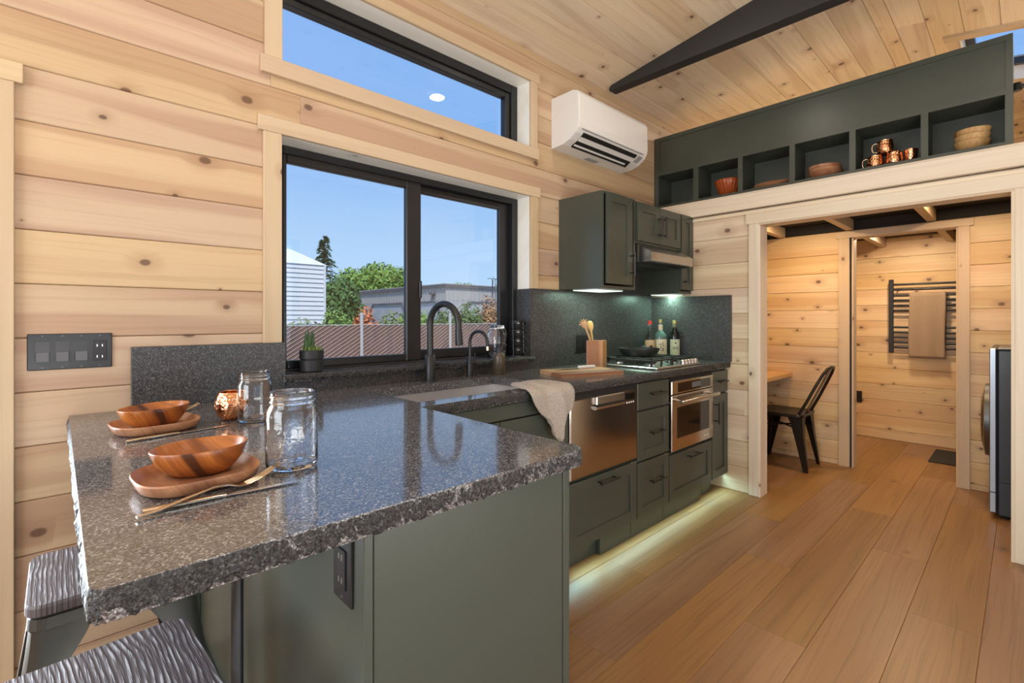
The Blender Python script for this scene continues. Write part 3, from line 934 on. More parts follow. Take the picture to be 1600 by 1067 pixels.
for x in (3.105, 3.145):
    build('maker_mark', B().cbox(x, FY - 0.0135, 0.448, x + 0.018, FY - 0.011, 0.456, 0.001), M['white_ceramic'], dd)
build('top_gap', B().box(2.676, FY + 0.004, 0.842, 3.238, CY + 0.001, 0.868), M['dark_hole'], t)

t = thing('end_cabinet', 'slim olive green cabinet between oven and plank partition', 'cabinet', (3.375, 1.75, 0))
build('carcass', B().box(3.246, CY, 0.115, EX - 0.004, W - 0.004, 0.872), M['green_dark'], t)
d = build('drawer_front', B().cbox(3.25, FY, 0.706, EX - 0.006, CY, 0.856, 0.002), M['green'], t)
build('handle', handle(B(), 3.375, FY, 0.785, 0.12, False), M['black'], d)
d = build('door', shaker(B(), 3.25, EX - 0.006, 0.12, 0.692, FY), M['green'], t)
build('handle', handle(B(), 3.285, FY, 0.575, 0.15, True), M['black'], d)
build('toe_kick', B().box(3.246, 1.535, 0.0, EX - 0.12, 1.55, 0.115), M['green'], t)

# peninsula
PX0, PX1, PY0 = 0.364, 0.880, 0.740
t = thing('peninsula_cabinet', 'olive green peninsula base with plain end panel under the granite', 'cabinet', (0.62, 1.2, 0))
build('end_panel', B().cbox(PX0 + 0.018, PY0, 0.0, PX1 - 0.022, PY0 + 0.018, 0.872, 0.001), M['green'], t)
build('corner_post', B().cbox(PX0 - 0.001, PY0 - 0.002, 0.0, PX0 + 0.016, PY0 + 0.03, 0.872, 0.0015), M['green'], t)
build('corner_post', B().cbox(PX1 - 0.021, PY0 - 0.003, 0.0, PX1, PY0 + 0.03, 0.872, 0.0015), M['green'], t)
build('side_panel', B().box(PX0, PY0 + 0.03, 0.0, PX0 + 0.016, 1.44, 0.872), M['green'], t)
build('stile', B().cbox(PX0 - 0.004, 1.455, 0.0, PX0 + 0.016, 1.555, 0.872, 0.002), M['black_paint'], t)
build('side_panel', B().box(PX0 + 0.012, 1.555, 0.0, PX0 + 0.03, W - 0.003, 0.872), M['green'], t)
build('bottom_rail', B().cbox(PX0 - 0.004, 1.555, 0.0, PX0 + 0.012, W - 0.003, 0.09, 0.002), M['green'], t)
build('stile', B().cbox(PX0 - 0.004, W - 0.05, 0.09, PX0 + 0.012, W - 0.003, 0.872, 0.002), M['green'], t)
build('gap_board', B().box(PX0 + 0.006, 1.438, 0.0, PX0 + 0.016, 1.456, 0.872), M['dark_hole'], t)
build('inner_panel', B().box(PX1 - 0.018, PY0 + 0.03, 0.0, PX1, W - 0.003, 0.872), M['green'], t)

# upper cabinets
UY = 1.720
UC = UY + 0.019
def upper(label, x0, x1, z0, z1, doors):
    t = thing('wall_cabinet', label, 'cabinet', ((x0 + x1) / 2, 1.91, z0))
    w = 0.016
    b = B().box(x0, UC, z0, x0 + w, W - 0.002, z1).box(x1 - w, UC, z0, x1, W - 0.002, z1).box(x0 + w, UC, z1 - w, x1 - w, W - 0.002, z1)
    b.box(x0 + w, UC, z0, x1 - w, W - 0.002, z0 + 0.016)
    build('carcass', b, M['green'], t)
    for dx0, dx1, dz0, dz1, hx, hz in doors:
        d = build('door', shaker(B(), dx0, dx1, dz0, dz1, UY), M['green'], t)
        build('handle', handle(B(), hx, UY, hz, 0.148, True), M['black'], d)
    return t
upper('olive green wall cabinet between window and range hood', 2.380, 2.735, 1.407, 1.994, [(2.408, 2.678, 1.434, 1.988, 2.655, 1.565)])
upper('short olive green two door cabinet above the range hood', 2.7355, 3.312, 1.715, 1.986, [(2.744, 3.018, 1.73, 1.98, 2.995, 1.845), (3.022, 3.305, 1.73, 1.98, 3.045, 1.845)])
upper('narrow olive green wall cabinet against the plank partition', 3.3125, EX - 0.002, 1.407, 1.990, [(3.325, EX - 0.006, 1.432, 1.984, 3.352, 1.545)])

t = thing('range_hood', 'slanted stainless range hood below the short wall cabinet', 'range hood', (3.03, 1.85, 1.585))
b = B().prism([(W - 0.03, 1.714), (1.742, 1.714), (1.628, 1.648), (1.628, 1.592), (1.645, 1.588), (W - 0.03, 1.588)], 'x', 2.750, 3.305)
build('canopy', b, M['steel'], t)
build('underside', B().box(2.765, 1.655, 1.584, 3.29, W - 0.04, 1.589), M['dark_hole'], t)
for x in (2.79, 3.035):
    f = build('grease_filter', B().cbox(x, 1.74, 1.578, x + 0.225, W - 0.08, 1.585, 0.002), M['steel_dark'], t)
b = B()
for i in range(5):
    b.cbox(2.87 + 0.025 * i, 1.6265, 1.612, 2.882 + 0.025 * i, 1.629, 1.622, 0.0005)
build('switch_row', b, M['grey_slot'], t)

# ------------------------------------------------------------------ worktop
TH = 0.040
PW0, PW1, PF = 0.026, 0.924, 0.722     # peninsula extents (polished face)
RF = 1.446                              # run front
SNK = (0.968, 1.692, 1.530, 1.938)
t = thing('granite_worktop', 'L shaped speckled grey granite worktop with chiselled edges', 'worktop', (1.0, 1.6, CT - TH))
b = B()
poly = []
def arc(cx, cy, r, a0, a1, n=6):
    return [(cx + r * math.cos(R(a0 + (a1 - a0) * i / n)), cy + r * math.sin(R(a0 + (a1 - a0) * i / n))) for i in range(n + 1)]
pp = arc(PW0 + 0.02, PF + 0.02, 0.02, 180, 270) + arc(PW1 - 0.035, PF + 0.03, 0.032, 270, 360) + [(PW1, W - 0.026), (PW0, W - 0.026)]
b.prism(pp, 'z', CT - TH, CT)
for r in rect_sub((PW1, EX - 0.002, RF, W - 0.026), [SNK]):
    b.box(r[0], r[2], CT - TH, r[1], r[3], CT)
b.box(PW0, W - 0.026, CT - TH, 0.18, W - 0.001, CT)
build('slab', b, M['granite'], t)
rng = random.Random(3)
def chisel(path, bulge=0.010, seed=1):
    # rough hewn edge: a strip wrapping the slab edge along path (points with outward normals)
    rg = random.Random(seed)
    prof = [(0.0, 0.0), (0.35, 0.10), (0.8, 0.28), (1.0, 0.5), (0.75, 0.74), (0.35, 0.93), (-0.3, 1.0)]
    def fn(i, j):
        (x, y), (nx, ny) = path[j]
        o, d = prof[i]
        amp = 0.0 if i == 0 else (0.2 if i == 1 else 1.0)
        lump = 0.5 + 0.5 * math.sin(j * 0.31 + seed) * math.sin(j * 0.127 + 2 * seed)
        k = bulge * (o * (0.45 + 0.7 * lump)) + amp * rg.uniform(-0.0028, 0.0028)
        if i == len(prof) - 1: k = -0.004
        z = CT - 0.0004 - d * TH + (rg.uniform(-0.004, 0.004) if 1 < i < len(prof) - 1 else 0) + (rg.uniform(-0.003, 0.001) if i == len(prof) - 1 else 0)
        return (x + nx * k, y + ny * k, z)
    return B().grid(len(prof), len(path), fn)
def line(p, q, nrm, step=0.007):
    n = max(2, int(math.dist(p, q) / step))
    return [((p[0] + (q[0] - p[0]) * i / n, p[1] + (q[1] - p[1]) * i / n), nrm) for i in range(n + 1)]
def carc(cx, cy, r, a0, a1, n=8):
    return [((cx + r * math.cos(R(a0 + (a1 - a0) * i / n)), cy + r * math.sin(R(a0 + (a1 - a0) * i / n))), (math.cos(R(a0 + (a1 - a0) * i / n)), math.sin(R(a0 + (a1 - a0) * i / n)))) for i in range(n + 1)]
path = line((PW0, W - 0.03), (PW0, PF + 0.02), (-1, 0)) + carc(PW0 + 0.02, PF + 0.02, 0.02, 180, 270)[1:] + line((PW0 + 0.02, PF), (PW1 - 0.035, PF), (0, -1))[1:]
path += carc(PW1 - 0.035, PF + 0.03, 0.032, 270, 360)[1:]
build('rough_edge', chisel(path, 0.004, 1), M['granite_rough'], t, smooth=75)
build('rough_edge', chisel(line((PW1, PF + 0.03), (PW1, RF), (1, 0)), 0.003, 2), M['granite_rough'], t, smooth=75)
build('rough_edge', chisel(line((PW1, RF), (EX - 0.003, RF), (0, -1)), 0.005, 3), M['granite_rough'], t, smooth=75)

def slab(name, bx, label, rough_left=None):
    return solo(name, bx, M['granite_splash'], label, 'backsplash')
b = B().cbox(0.181, W - 0.025, CT, 0.676, W - 0.0005, 1.126, 0.002)
slab('backsplash_slab', b, 'low granite backsplash slab beside the switch plate')
b = B().box(2.1085, W - 0.025, CT, EX - 0.026, W - 0.0005, 1.405)
slab('backsplash_slab', b, 'tall granite backsplash behind the cooktop and utensil box')
b = B().box(EX - 0.0255, RF - 0.012, CT, EX - 0.0005, W - 0.0005, 1.388)
slab('backsplash_slab', b, 'granite backsplash slab on the plank partition beside the bottles')
slab('hood_backsplash', B().box(2.7365, W - 0.022, 1.4055, 3.3115, W - 0.0005, 1.592), 'granite panel on the wall behind the range hood')
slab('backsplash_strip', B().box(0.677, W - 0.025, CT, 2.108, W + 0.01, 0.966), 'low granite strip under the window sill')
slab('reveal_slab', B().box(2.095, W - 0.024, 0.9935, 2.1068, 2.184, 1.404), 'granite slab lining the window reveal by the mug stack')
t = thing('window_sill', 'granite window sill with rough front edge below the sliding window', 'sill', (1.38, 2.1, 0.966))
build('sill_slab', B().box(0.666, 2.036, 0.9665, 2.106, 2.186, 0.993), M['granite'], t)
CTs, THs = CT, TH
CT, TH = 0.993, 0.026
build('rough_edge', chisel(line((0.668, 2.036), (2.104, 2.036), (0, -1)), 0.007, 5), M['granite_rough'], t, smooth=75)
CT, TH = CTs, THs

# ------------------------------------------------------------------ sink and taps
x0, x1, y0, y1 = SNK
t = thing('sink_basin', 'rectangular stainless undermount sink in the granite worktop', 'sink', (1.33, 1.73, 0.70))
b = B()
e = 0.006
zt_, zb_ = CT - TH - 0.0005, 0.700
b.box(x0 - e - 0.006, y0 - e, zb_ - 0.006, x1 + e, y1 + e, zb_)
b.box(x0 - e - 0.006, y0 - e - 0.006, zb_, x0 - e, y1 + e, zt_).box(x1 + e, y0 - e - 0.006, zb_ - 0.006, x1 + e + 0.006, y1 + e + 0.006, zt_)
b.box(x0 - e, y0 - e - 0.006, zb_ - 0.006, x1 + e, y0 - e, zt_).box(x0 - e, y1 + e, zb_ - 0.006, x1 + e, y1 + e + 0.006, zt_)
build('basin', b, M['steel_sink'], t)
build('drain', B().lathe([(0, 0.004), (0.03, 0.004), (0.045, 0.003), (0.048, 0.0), (0, 0.0)], 24, (1.33, 1.73, zb_)), M['steel_dark'], t, smooth=40)

def arcpts(base, h, reach, drop, dirv, n=18):
    # up, half circle over, down to the spout end
    bx, by, bz = base
    r = reach / 2
    pts = [(bx, by, bz), (bx, by, bz + (h - r) * 0.5)]
    for i in range(n + 1):
        a = PI - PI * i / n
        s = r + r * math.cos(a)
        pts.append((bx + dirv[0] * s, by + dirv[1] * s, bz + h - r + r * math.sin(a)))
    pts.append((bx + dirv[0] * reach, by + dirv[1] * reach, bz + h - r - drop))
    return pts
fb = (1.334, 2.005, CT)
t = thing('kitchen_faucet', 'tall black gooseneck faucet behind the sink', 'faucet', fb)
dv = (0.12, -0.993)
build('base', B().lathe([(0, 0), (0.030, 0), (0.030, 0.004), (0.0255, 0.008), (0.0255, 0.125), (0.022, 0.130), (0, 0.130)], 24, fb), M['black'], t, smooth=40)
p = arcpts((fb[0], fb[1], fb[2] + 0.12), 0.258, 0.200, 0.050, dv)
build('spout', B().tube(p, 0.0155, 14), M['black'], t, smooth=50)
q = Vector(p[-1])
build('spray_head', B().tube([q + Vector((0, 0, 0.03)), q + Vector((dv[0] * 0.004, dv[1] * 0.004, -0.03)), q + Vector((dv[0] * 0.006, dv[1] * 0.006, -0.045))], [0.0165, 0.0185, 0.0175], 14), M['black'], t, smooth=50)
build('lever', B().tube([(fb[0] + 0.02, fb[1], fb[2] + 0.085), (fb[0] + 0.052, fb[1] - 0.004, fb[2] + 0.085)], 0.012, 12).tube([(fb[0] + 0.048, fb[1] - 0.004, fb[2] + 0.085), (fb[0] + 0.095, fb[1] - 0.03, fb[2] + 0.083)], 0.0045, 8), M['black'], t, smooth=50)
fb = (1.590, 2.015, CT)
t = thing('filter_tap', 'small black gooseneck drinking tap beside the tall faucet', 'faucet', fb)
build('base', B().lathe([(0, 0), (0.020, 0), (0.020, 0.004), (0.0165, 0.007), (0.0165, 0.10), (0.013, 0.105), (0, 0.105)], 20, fb), M['black'], t, smooth=40)
p = arcpts((fb[0], fb[1], fb[2] + 0.095), 0.146, 0.118, 0.018, (0.2, -0.98), 14)
build('spout', B().tube(p, 0.0085, 12), M['black'], t, smooth=50)
build('tip', B().tube([p[-1], (p[-1][0], p[-1][1], p[-1][2] - 0.02)], 0.0095, 12), M['brass'], t, smooth=50)
build('lever', B().tube([(fb[0] + 0.01, fb[1], fb[2] + 0.07), (fb[0] + 0.038, fb[1], fb[2] + 0.07)], 0.008, 10).tube([(fb[0] + 0.032, fb[1], fb[2] + 0.07), (fb[0] + 0.034, fb[1], fb[2] + 0.125)], 0.0032, 8), M['black'], t, smooth=50)

# ------------------------------------------------------------------ cooktop
CX0, CX1, CY0, CY1 = 2.590, 3.155, 1.498, 1.985
t = thing('gas_cooktop', 'stainless gas cooktop with black grates', 'cooktop', (2.84, 1.74, CT))
build('tray', B().cbox(CX0, CY0, CT, CX1, CY1, CT + 0.014, 0.005), M['steel'], t)
burn = [(2.735, 1.62), (2.735, 1.86), (3.0, 1.62), (3.0, 1.86)]
for x, y in burn:
    bn = build('burner', B().lathe([(0, 0.0), (0.045, 0.0), (0.045, 0.006), (0.036, 0.012), (0, 0.012)], 20, (x, y, CT + 0.014)), M['steel'], t, smooth=40)
    build('burner_cap', B().lathe([(0, 0.012), (0.031, 0.012), (0.031, 0.019), (0.026, 0.022), (0, 0.022)], 20, (x, y, CT + 0.014)), M['iron'], bn, smooth=40)
def grate(x0, x1):
    b = B()
    z0, z1 = CT + 0.042, CT + 0.054
    w = 0.011
    for y in (CY0 + 0.05, (CY0 + CY1) / 2 - 0.005, CY1 - 0.04):
        b.cbox(x0, y, z0, x1, y + w, z1, 0.002)
    for x in (x0, (x0 + x1) / 2 - w / 2, x1 - w):
        b.cbox(x, CY0 + 0.05, z0 + 0.001, x + w, CY1 - 0.029, z1 + 0.0005, 0.002)
    for yy in (1.62, 1.86):
        b.cbox(x0, yy - 0.006, z0, x1, yy + 0.006, z1 + 0.003, 0.002)
    for x in (x0, (x0 + x1) / 2 - w / 2, x1 - w):
        for y in (CY0 + 0.05, 1.735, CY1 - 0.04):
            b.box(x, y, CT + 0.0135, x + w, y + w, z0 + 0.002)
    return b
build('grate', grate(2.615, 2.865), M['iron'], t)
build('grate', grate(2.872, 3.12), M['iron'], t)
for i in range(5):
    build('knob', B().lathe([(0, 0), (0.017, 0), (0.0155, 0.022), (0.013, 0.026), (0, 0.026)], 18, (2.955 + 0.042 * i, 1.522, CT + 0.014)), M['steel'], t, smooth=40)

# ------------------------------------------------------------------ air conditioner
AX0, AX1 = 2.315, 3.085
t = thing('air_conditioner', 'white split air conditioner high on the plank wall', 'air conditioner', (2.7, 1.97, 2.31))
sec = [(W - 0.001, 2.310), (W - 0.001, 2.628), (1.905, 2.628), (1.875, 2.618), (1.862, 2.595), (1.858, 2.43), (1.866, 2.395), (1.885, 2.365), (1.93, 2.335), (1.99, 2.315)]
build('housing', B().prism(sec, 'x', AX0, AX1), M['white_plastic'], t)
build('end_cap', B().prism([(p + (0.003 if p < 2 else 0), q) for p, q in sec], 'x', AX0 - 0.006, AX0 + 0.004), M['white_plastic'], t)
def on_sec(s):   # point on the slanted outlet face, s 0 (front) .. 1 (wall side)
    a, c = Vector((1.868, 2.388)), Vector((1.99, 2.313))
    return a + (c - a) * s
def strip(s0, s1, x0, x1, out0, out1):
    p, q = on_sec(s0), on_sec(s1)
    nn = Vector((-0.52, -0.85)).normalized()
    return B().prism([tuple(p + nn * out0), tuple(q + nn * out0), tuple(q + nn * out1), tuple(p + nn * out1)], 'x', x0, x1)
build('outlet_slot', strip(0.10, 0.92, AX0 + 0.06, AX1 - 0.11, 0.006, 0.0135), M['dark_hole'], t)
build('vane', strip(0.30, 0.52, AX0 + 0.062, AX1 - 0.112, 0.012, 0.018), M['white_plastic'], t)
build('vane', strip(0.72, 0.80, AX0 + 0.062, AX1 - 0.15, 0.012, 0.018), M['white_plastic'], t)
build('vane_gap', strip(-0.06, -0.02, AX0 + 0.03, AX1 - 0.06, 0.003, 0.0115), M['grey_slot'], t)
build('receiver', strip(0.1, 0.5, AX1 - 0.09, AX1 - 0.04, 0.008, 0.0145), M['grey_slot'], t)
build('bracket_mark', B().box(2.62, 2.03, 2.3085, 2.74, 2.07, 2.3105), M['grey_slot'], t)

# ------------------------------------------------------------------ switches and outlets
def decora(t, c, z, face='y', kind='switch', sgn=-1):
    pass
t = thing('switch_plate', 'black four gang switch and outlet plate on the pine wall', 'switch plate', (0.032, W - 0.004, 1.119))
build('plate', B().cbox(-0.068, W - 0.006, 1.063, 0.132, W, 1.175, 0.002), M['black_plastic'], t)
for i, cx in enumerate((-0.034, 0.011, 0.056, 0.101)):
    if i == 3:
        u = build('receptacle', B().cbox(cx - 0.017, W - 0.0085, 1.086, cx + 0.017, W - 0.005, 1.152, 0.001), M['black'], t)
        for dz in (0.016, -0.020):
            for dx in (-0.007, 0.006):
                build('prong_slot', B().box(cx + dx - 0.0013, W - 0.0091, 1.119 + dz - 0.004, cx + dx + 0.0013, W - 0.008, 1.119 + dz + 0.004), M['steel'], u)
    else:
        u = build('rocker', B().prism([(W - 0.005, 1.088), (W - 0.0105, 1.088), (W - 0.0065, 1.119), (W - 0.008, 1.150), (W - 0.005, 1.150)], 'x', cx - 0.016, cx + 0.016), M['black_plastic'], t)
        build('paddle', B().prism([(W - 0.0100, 1.0885), (W - 0.0112, 1.0885), (W - 0.0075, 1.118), (W - 0.0062, 1.118)], 'x', cx - 0.0145, cx + 0.0145), M['grey_plastic'], u)
    for z in (1.168, 1.070):
        build('screw', B().lathe([(0, -0.0005), (0.0022, -0.0005), (0.0022, 0.0005), (0, 0.0005)], 8).xf(Matrix.Translation((cx, W - 0.0062, z)) @ Matrix.Rotation(R(90), 4, 'X')), M['grey_plastic'], t)
t = thing('power_outlet', 'black outlet plate on the side of the green peninsula', 'outlet', (PX0 - 0.003, 0.812, 0.79))
build('plate', B().cbox(PX0 - 0.005, 0.776, 0.732, PX0, 0.848, 0.850, 0.002), M['black_plastic'], t)
u = build('receptacle', B().cbox(PX0 - 0.008, 0.795, 0.757, PX0 - 0.0045, 0.829, 0.825, 0.001), M['black_plastic'], t)
for z in (0.812, 0.772):
    for y in (0.806, 0.818):
        build('prong_slot', B().box(PX0 - 0.0086, y - 0.0015, z - 0.005, PX0 - 0.0075, y + 0.0015, z + 0.005), M['steel'], u)
for z in (0.840, 0.742):
    build('screw', B().lathe([(0, -0.0006), (0.0025, -0.0006), (0.0025, 0.0006), (0, 0.0006)], 8).xf(Matrix.Translation((PX0 - 0.0052, 0.812, z)) @ Matrix.Rotation(R(90), 4, 'Y')), M['steel'], t)
t = thing('power_outlet', 'black outlet plate on the granite behind the utensil box', 'outlet', (2.585, W - 0.028, 1.05))
build('plate', B().cbox(2.515, W - 0.030, 0.992, 2.655, W - 0.025, 1.110, 0.002), M['black_plastic'], t)
build('receptacle', B().cbox(2.535, W - 0.033, 1.015, 2.569, W - 0.0295, 1.085, 0.001), M['black'], t)
build('receptacle', B().cbox(2.601, W - 0.033, 1.015, 2.635, W - 0.0295, 1.085, 0.001), M['black'], t)

# ================================================================== THINGS ON THE WORKTOP
def sup(n):
    return lambda a, z: (abs(math.cos(a)) ** n + abs(math.sin(a)) ** n) ** (-1 / n)

def plate(label, loc, rz):
    b = B().lathe([(0, 0), (0.80, 0), (0.93, 0.007), (1.0, 0.024), (0.985, 0.027), (0.955, 0.025), (0.86, 0.012), (0.78, 0.009), (0, 0.009)], 64, sx=0.100, sy=0.094, func=sup(3.0))
    return solo('wooden_plate', b, M['acacia_plate'], label, 'plate', loc, rz, smooth=50)
def bowl(label, loc, rz, s=1.0, mat='acacia', name='wooden_bowl', group=None, thick=False):
    inner = [(0.0895, 0.0625), (0.070, 0.042), (0.052, 0.034), (0, 0.034)] if thick else [(0.0895, 0.0625), (0.078, 0.034), (0.058, 0.013), (0.03, 0.008), (0, 0.007)]
    b = B().lathe([(0, 0), (0.052, 0), (0.066, 0.010), (0.084, 0.034), (0.0945, 0.062), (0.093, 0.0645)] + inner, 56, sx=s, sy=0.9 * s, func=lambda a, z: 1 + 0.05 * math.cos(2 * a + 0.6))
    b.v = [(x, y, z * s + 0.05 * z * x / 0.09) for x, y, z in b.v]
    return solo(name, b, M[mat], label, 'bowl', loc, rz, group, smooth=50)

PZ = CT + 0.009
plate('square wooden plate under the bowl beside the near glass jar', (0.194, 1.076, CT), R(4))
bowl('amber striped wooden bowl on the plate beside the glass jars', (0.203, 1.106, PZ), R(-12), 0.83)
plate('square wooden plate under the dark striped bowl near the switch plate', (0.199, 1.659, CT), R(6))
bowl('dark striped wooden bowl on the plate near the switch plate', (0.199, 1.680, PZ), R(14), 0.84)

def sweep_flat(path, widths, thick, z_up=None):
    # flat bar of varying width along a 3D path
    b = B()
    n = len(path)
    def fn(i, j):
        p = Vector(path[j])
        t_ = Vector(path[min(j + 1, n - 1)]) - Vector(path[max(j - 1, 0)])
        sd = t_.cross(Vector((0, 0, 1))).normalized()
        w, h = widths[j] / 2, thick / 2
        q = [(-1, -0.5), (-0.6, -1), (0.6, -1), (1, -0.5), (1, 0.5), (0.6, 1), (-0.6, 1), (-1, 0.5)][i]
        return tuple(p + sd * q[0] * w + Vector((0, 0, 1)) * q[1] * h)
    b.grid(8, n, fn, closed_u=True)
    b.f.append(tuple(range(8)))
    b.f.append(tuple(range((n - 1) * 8, n * 8)))
    return b
def fork(label, loc, rz):
    t = thing('table_fork', label, 'fork', loc, rz)
    build('handle', sweep_flat([(0, 0, 0.003), (0.03, 0, 0.004), (0.075, 0, 0.010), (0.115, 0, 0.014), (0.140, 0, 0.011), (0.158, 0, 0.004), (0.170, 0, 0.004)], [0.007, 0.011, 0.009, 0.006, 0.006, 0.016, 0.021], 0.0035), M['cutlery'], t, smooth=50, world=False)
    for k in range(4):
        y = -0.0082 + 0.0055 * k
        build('tine', sweep_flat([(0.168, y, 0.004), (0.190, y, 0.008), (0.212, y * 0.9, 0.014), (0.226, y * 0.85, 0.020)], [0.0042, 0.0038, 0.0032, 0.0018], 0.002), M['cutlery'], t, smooth=50, world=False)
    return t
def knife(label, loc, rz):
    t = thing('table_knife', label, 'knife', loc, rz)
    build('handle', sweep_flat([(0, 0, 0.004), (0.006, 0, 0.004), (0.05, 0, 0.0045), (0.10, 0, 0.004), (0.115, 0, 0.003)], [0.006, 0.011, 0.013, 0.010, 0.008], 0.006), M['cutlery'], t, smooth=50, world=False)
    build('blade', sweep_flat([(0.112, 0, 0.003), (0.135, 0.001, 0.003), (0.19, 0.001, 0.003), (0.225, 0.0, 0.003), (0.236, -0.003, 0.003)], [0.008, 0.015, 0.016, 0.011, 0.002], 0.0016), M['steel'], t, smooth=50, world=False)
    return t
knife('champagne steel knife lying beneath the near fork', (0.098, 0.958, CT), R(-4))
fork('champagne steel fork with raised tines beside the near plate', (0.088, 0.932, CT + 0.002), R(17))
knife('champagne steel knife beside the plate near the switch plate', (0.124, 1.530, CT), R(10))
fork('champagne steel fork lying behind the dark striped bowl', (0.150, 1.835, CT), R(27))

def mason(label, loc, r, h, mat, rip=False):
    k = r / 0.047
    pr = [(0, 0.004), (0.030 * k, 0.003), (0.040 * k, 0.0), (0.0455 * k, 0.005), (0.047 * k, 0.012), (0.047 * k, h - 0.040), (0.0445 * k, h - 0.031), (0.0405 * k, h - 0.026), (0.0405 * k, h - 0.022), (0.0425 * k, h - 0.0205), (0.0425 * k, h - 0.0175), (0.0405 * k, h - 0.016), (0.0405 * k, h - 0.011), (0.0425 * k, h - 0.0095), (0.0425 * k, h - 0.0065), (0.0405 * k, h - 0.005), (0.0410 * k, h - 0.001), (0.0395 * k, h),
          (0.0378 * k, h - 0.002), (0.0378 * k, h - 0.026), (0.0418 * k, h - 0.034), (0.0442 * k, h - 0.042), (0.0442 * k, 0.016), (0.0425 * k, 0.010), (0.030 * k, 0.0075), (0, 0.0085)]
    fn = (lambda a, z: 1 + 0.045 * max(0, math.cos(2 * a) * 0) + 0.012 * math.cos(8 * a) * (1 if 0.012 < z < h - 0.045 else 0)) if rip else None
    return solo('glass_jar', B().lathe(pr, 48, func=fn), M[mat], label, 'jar', loc, smooth=60)
mason('clear rippled glass jar beside the near plate and bowl', (0.357, 1.050, CT), 0.0505, 0.158, 'jar_rippled', True)
mason('plain clear glass jar beside the hammered copper cup', (0.432, 1.592, CT), 0.0475, 0.150, 'jar')

t = thing('copper_cup', 'round hammered copper cup behind the plain glass jar', 'cup', (0.392, 1.672, CT))
build('body', B().lathe([(0, 0), (0.026, 0), (0.031, 0.003), (0.043, 0.018), (0.049, 0.040), (0.047, 0.060), (0.040, 0.078), (0.0385, 0.0835), (0.0368, 0.083), (0.038, 0.076), (0.0455, 0.058), (0.047, 0.040), (0.041, 0.019), (0.028, 0.006), (0, 0.005)], 40), M['copper'], t, smooth=60, world=False)
build('rolled_rim', B().lathe([(0.0360 + 0.0022 * math.cos(a), 0.083 + 0.0022 * math.sin(a)) for a in [2 * PI * i / 8 for i in range(9)]], 40), M['copper_in'], t, smooth=60, world=False)

# ------------------------------------------------------------------ sill and sink side
t = thing('potted_succulent', 'small succulent in a charcoal pot on the window sill', 'plant', (0.800, 2.115, 0.993))
build('pot', B().lathe([(0, 0), (0.040, 0), (0.047, 0.006), (0.0485, 0.05), (0.0455, 0.052), (0.0465, 0.056), (0.0495, 0.058), (0.0495, 0.092), (0.0475, 0.094), (0.0445, 0.092), (0.044, 0.075), (0, 0.075)], 32), M['pot'], t, smooth=40, world=False)
rg = random.Random(11)
b = B()
for k in range(16):
    a, rr = rg.uniform(0, 2 * PI), rg.uniform(0, 0.02)
    cx, cy = -0.012 + rr * math.cos(a), rr * math.sin(a)
    h = rg.uniform(0.045, 0.105)
    lean = rg.uniform(-0.018, 0.014)
    b.tube([(cx, cy, 0.075), (cx + lean * 0.4, cy, 0.075 + h * 0.5), (cx + lean, cy + rg.uniform(-0.008, 0.008), 0.075 + h)], [0.0045, 0.0075, 0.0015], 6)
build('succulent_leaves', b, M['leaf'], t, smooth=50, world=False)
b = B()
for k in range(70):
    a, rr = rg.uniform(0, 2 * PI), 0.042 * math.sqrt(rg.random())
    cx, cy = rr * math.cos(a), rr * math.sin(a)
    b.tube([(cx, cy, 0.076), (cx + rg.uniform(-0.008, 0.008), cy + rg.uniform(-0.008, 0.008), 0.094 + rg.uniform(0, 0.022))], [0.004, 0.001], 5)
build('moss', b, M['moss'], t, world=False)['kind'] = 'stuff'

t = thing('soap_dispenser', 'bronze brown soap bottle with black pump behind the sink', 'soap dispenser', (1.770, 1.985, CT))
build('bottle', B().lathe([(0, 0), (0.032, 0), (0.035, 0.004), (0.035, 0.10), (0.033, 0.108), (0.024, 0.120), (0.0215, 0.124), (0, 0.124)], 32), M['soap'], t, smooth=40, world=False)
build('collar', B().lathe([(0, 0.122), (0.0235, 0.122), (0.0235, 0.146), (0.021, 0.149), (0, 0.149)], 24), M['black'], t, smooth=40, world=False)
pm = build('pump', B().lathe([(0, 0.148), (0.007, 0.148), (0.007, 0.160), (0.0125, 0.162), (0.0125, 0.172), (0, 0.174)], 16), M['black'], t, smooth=40, world=False)
build('nozzle', B().tube([(0, 0, 0.167), (0.02, -0.03, 0.167), (0.024, -0.036, 0.161)], 0.0042, 8), M['black'], pm, smooth=40, world=False)

t = thing('clip_top_jar', 'clear clip top storage jar on the sill beside the mugs', 'jar', (1.872, 2.118, 0.993))
build('glass_body', B().lathe([(0, 0.004), (0.045, 0), (0.054, 0.006), (0.056, 0.02), (0.056, 0.125), (0.050, 0.145), (0.041, 0.155), (0.041, 0.170), (0.0385, 0.170), (0.0385, 0.154), (0.047, 0.143), (0.053, 0.125), (0.053, 0.02), (0.045, 0.008), (0, 0.009)], 40), M['jar'], t, smooth=60, world=False)
build('glass_lid', B().lathe([(0, 0.174), (0.0425, 0.174), (0.0435, 0.180), (0.041, 0.190), (0.02, 0.193), (0, 0.193)], 32), M['jar'], t, smooth=60, world=False)
rg2 = build('rubber_ring', B().lathe([(0.038, 0.1705), (0.0445, 0.1705), (0.0445, 0.1738), (0.038, 0.1738), (0.038, 0.1705)], 32), M['white_ceramic'], t, world=False)
b = B().lathe([(0.0425 + 0.0013 * math.cos(a), 0.163 + 0.0013 * math.sin(a)) for a in [2 * PI * i / 6 for i in range(7)]], 32)
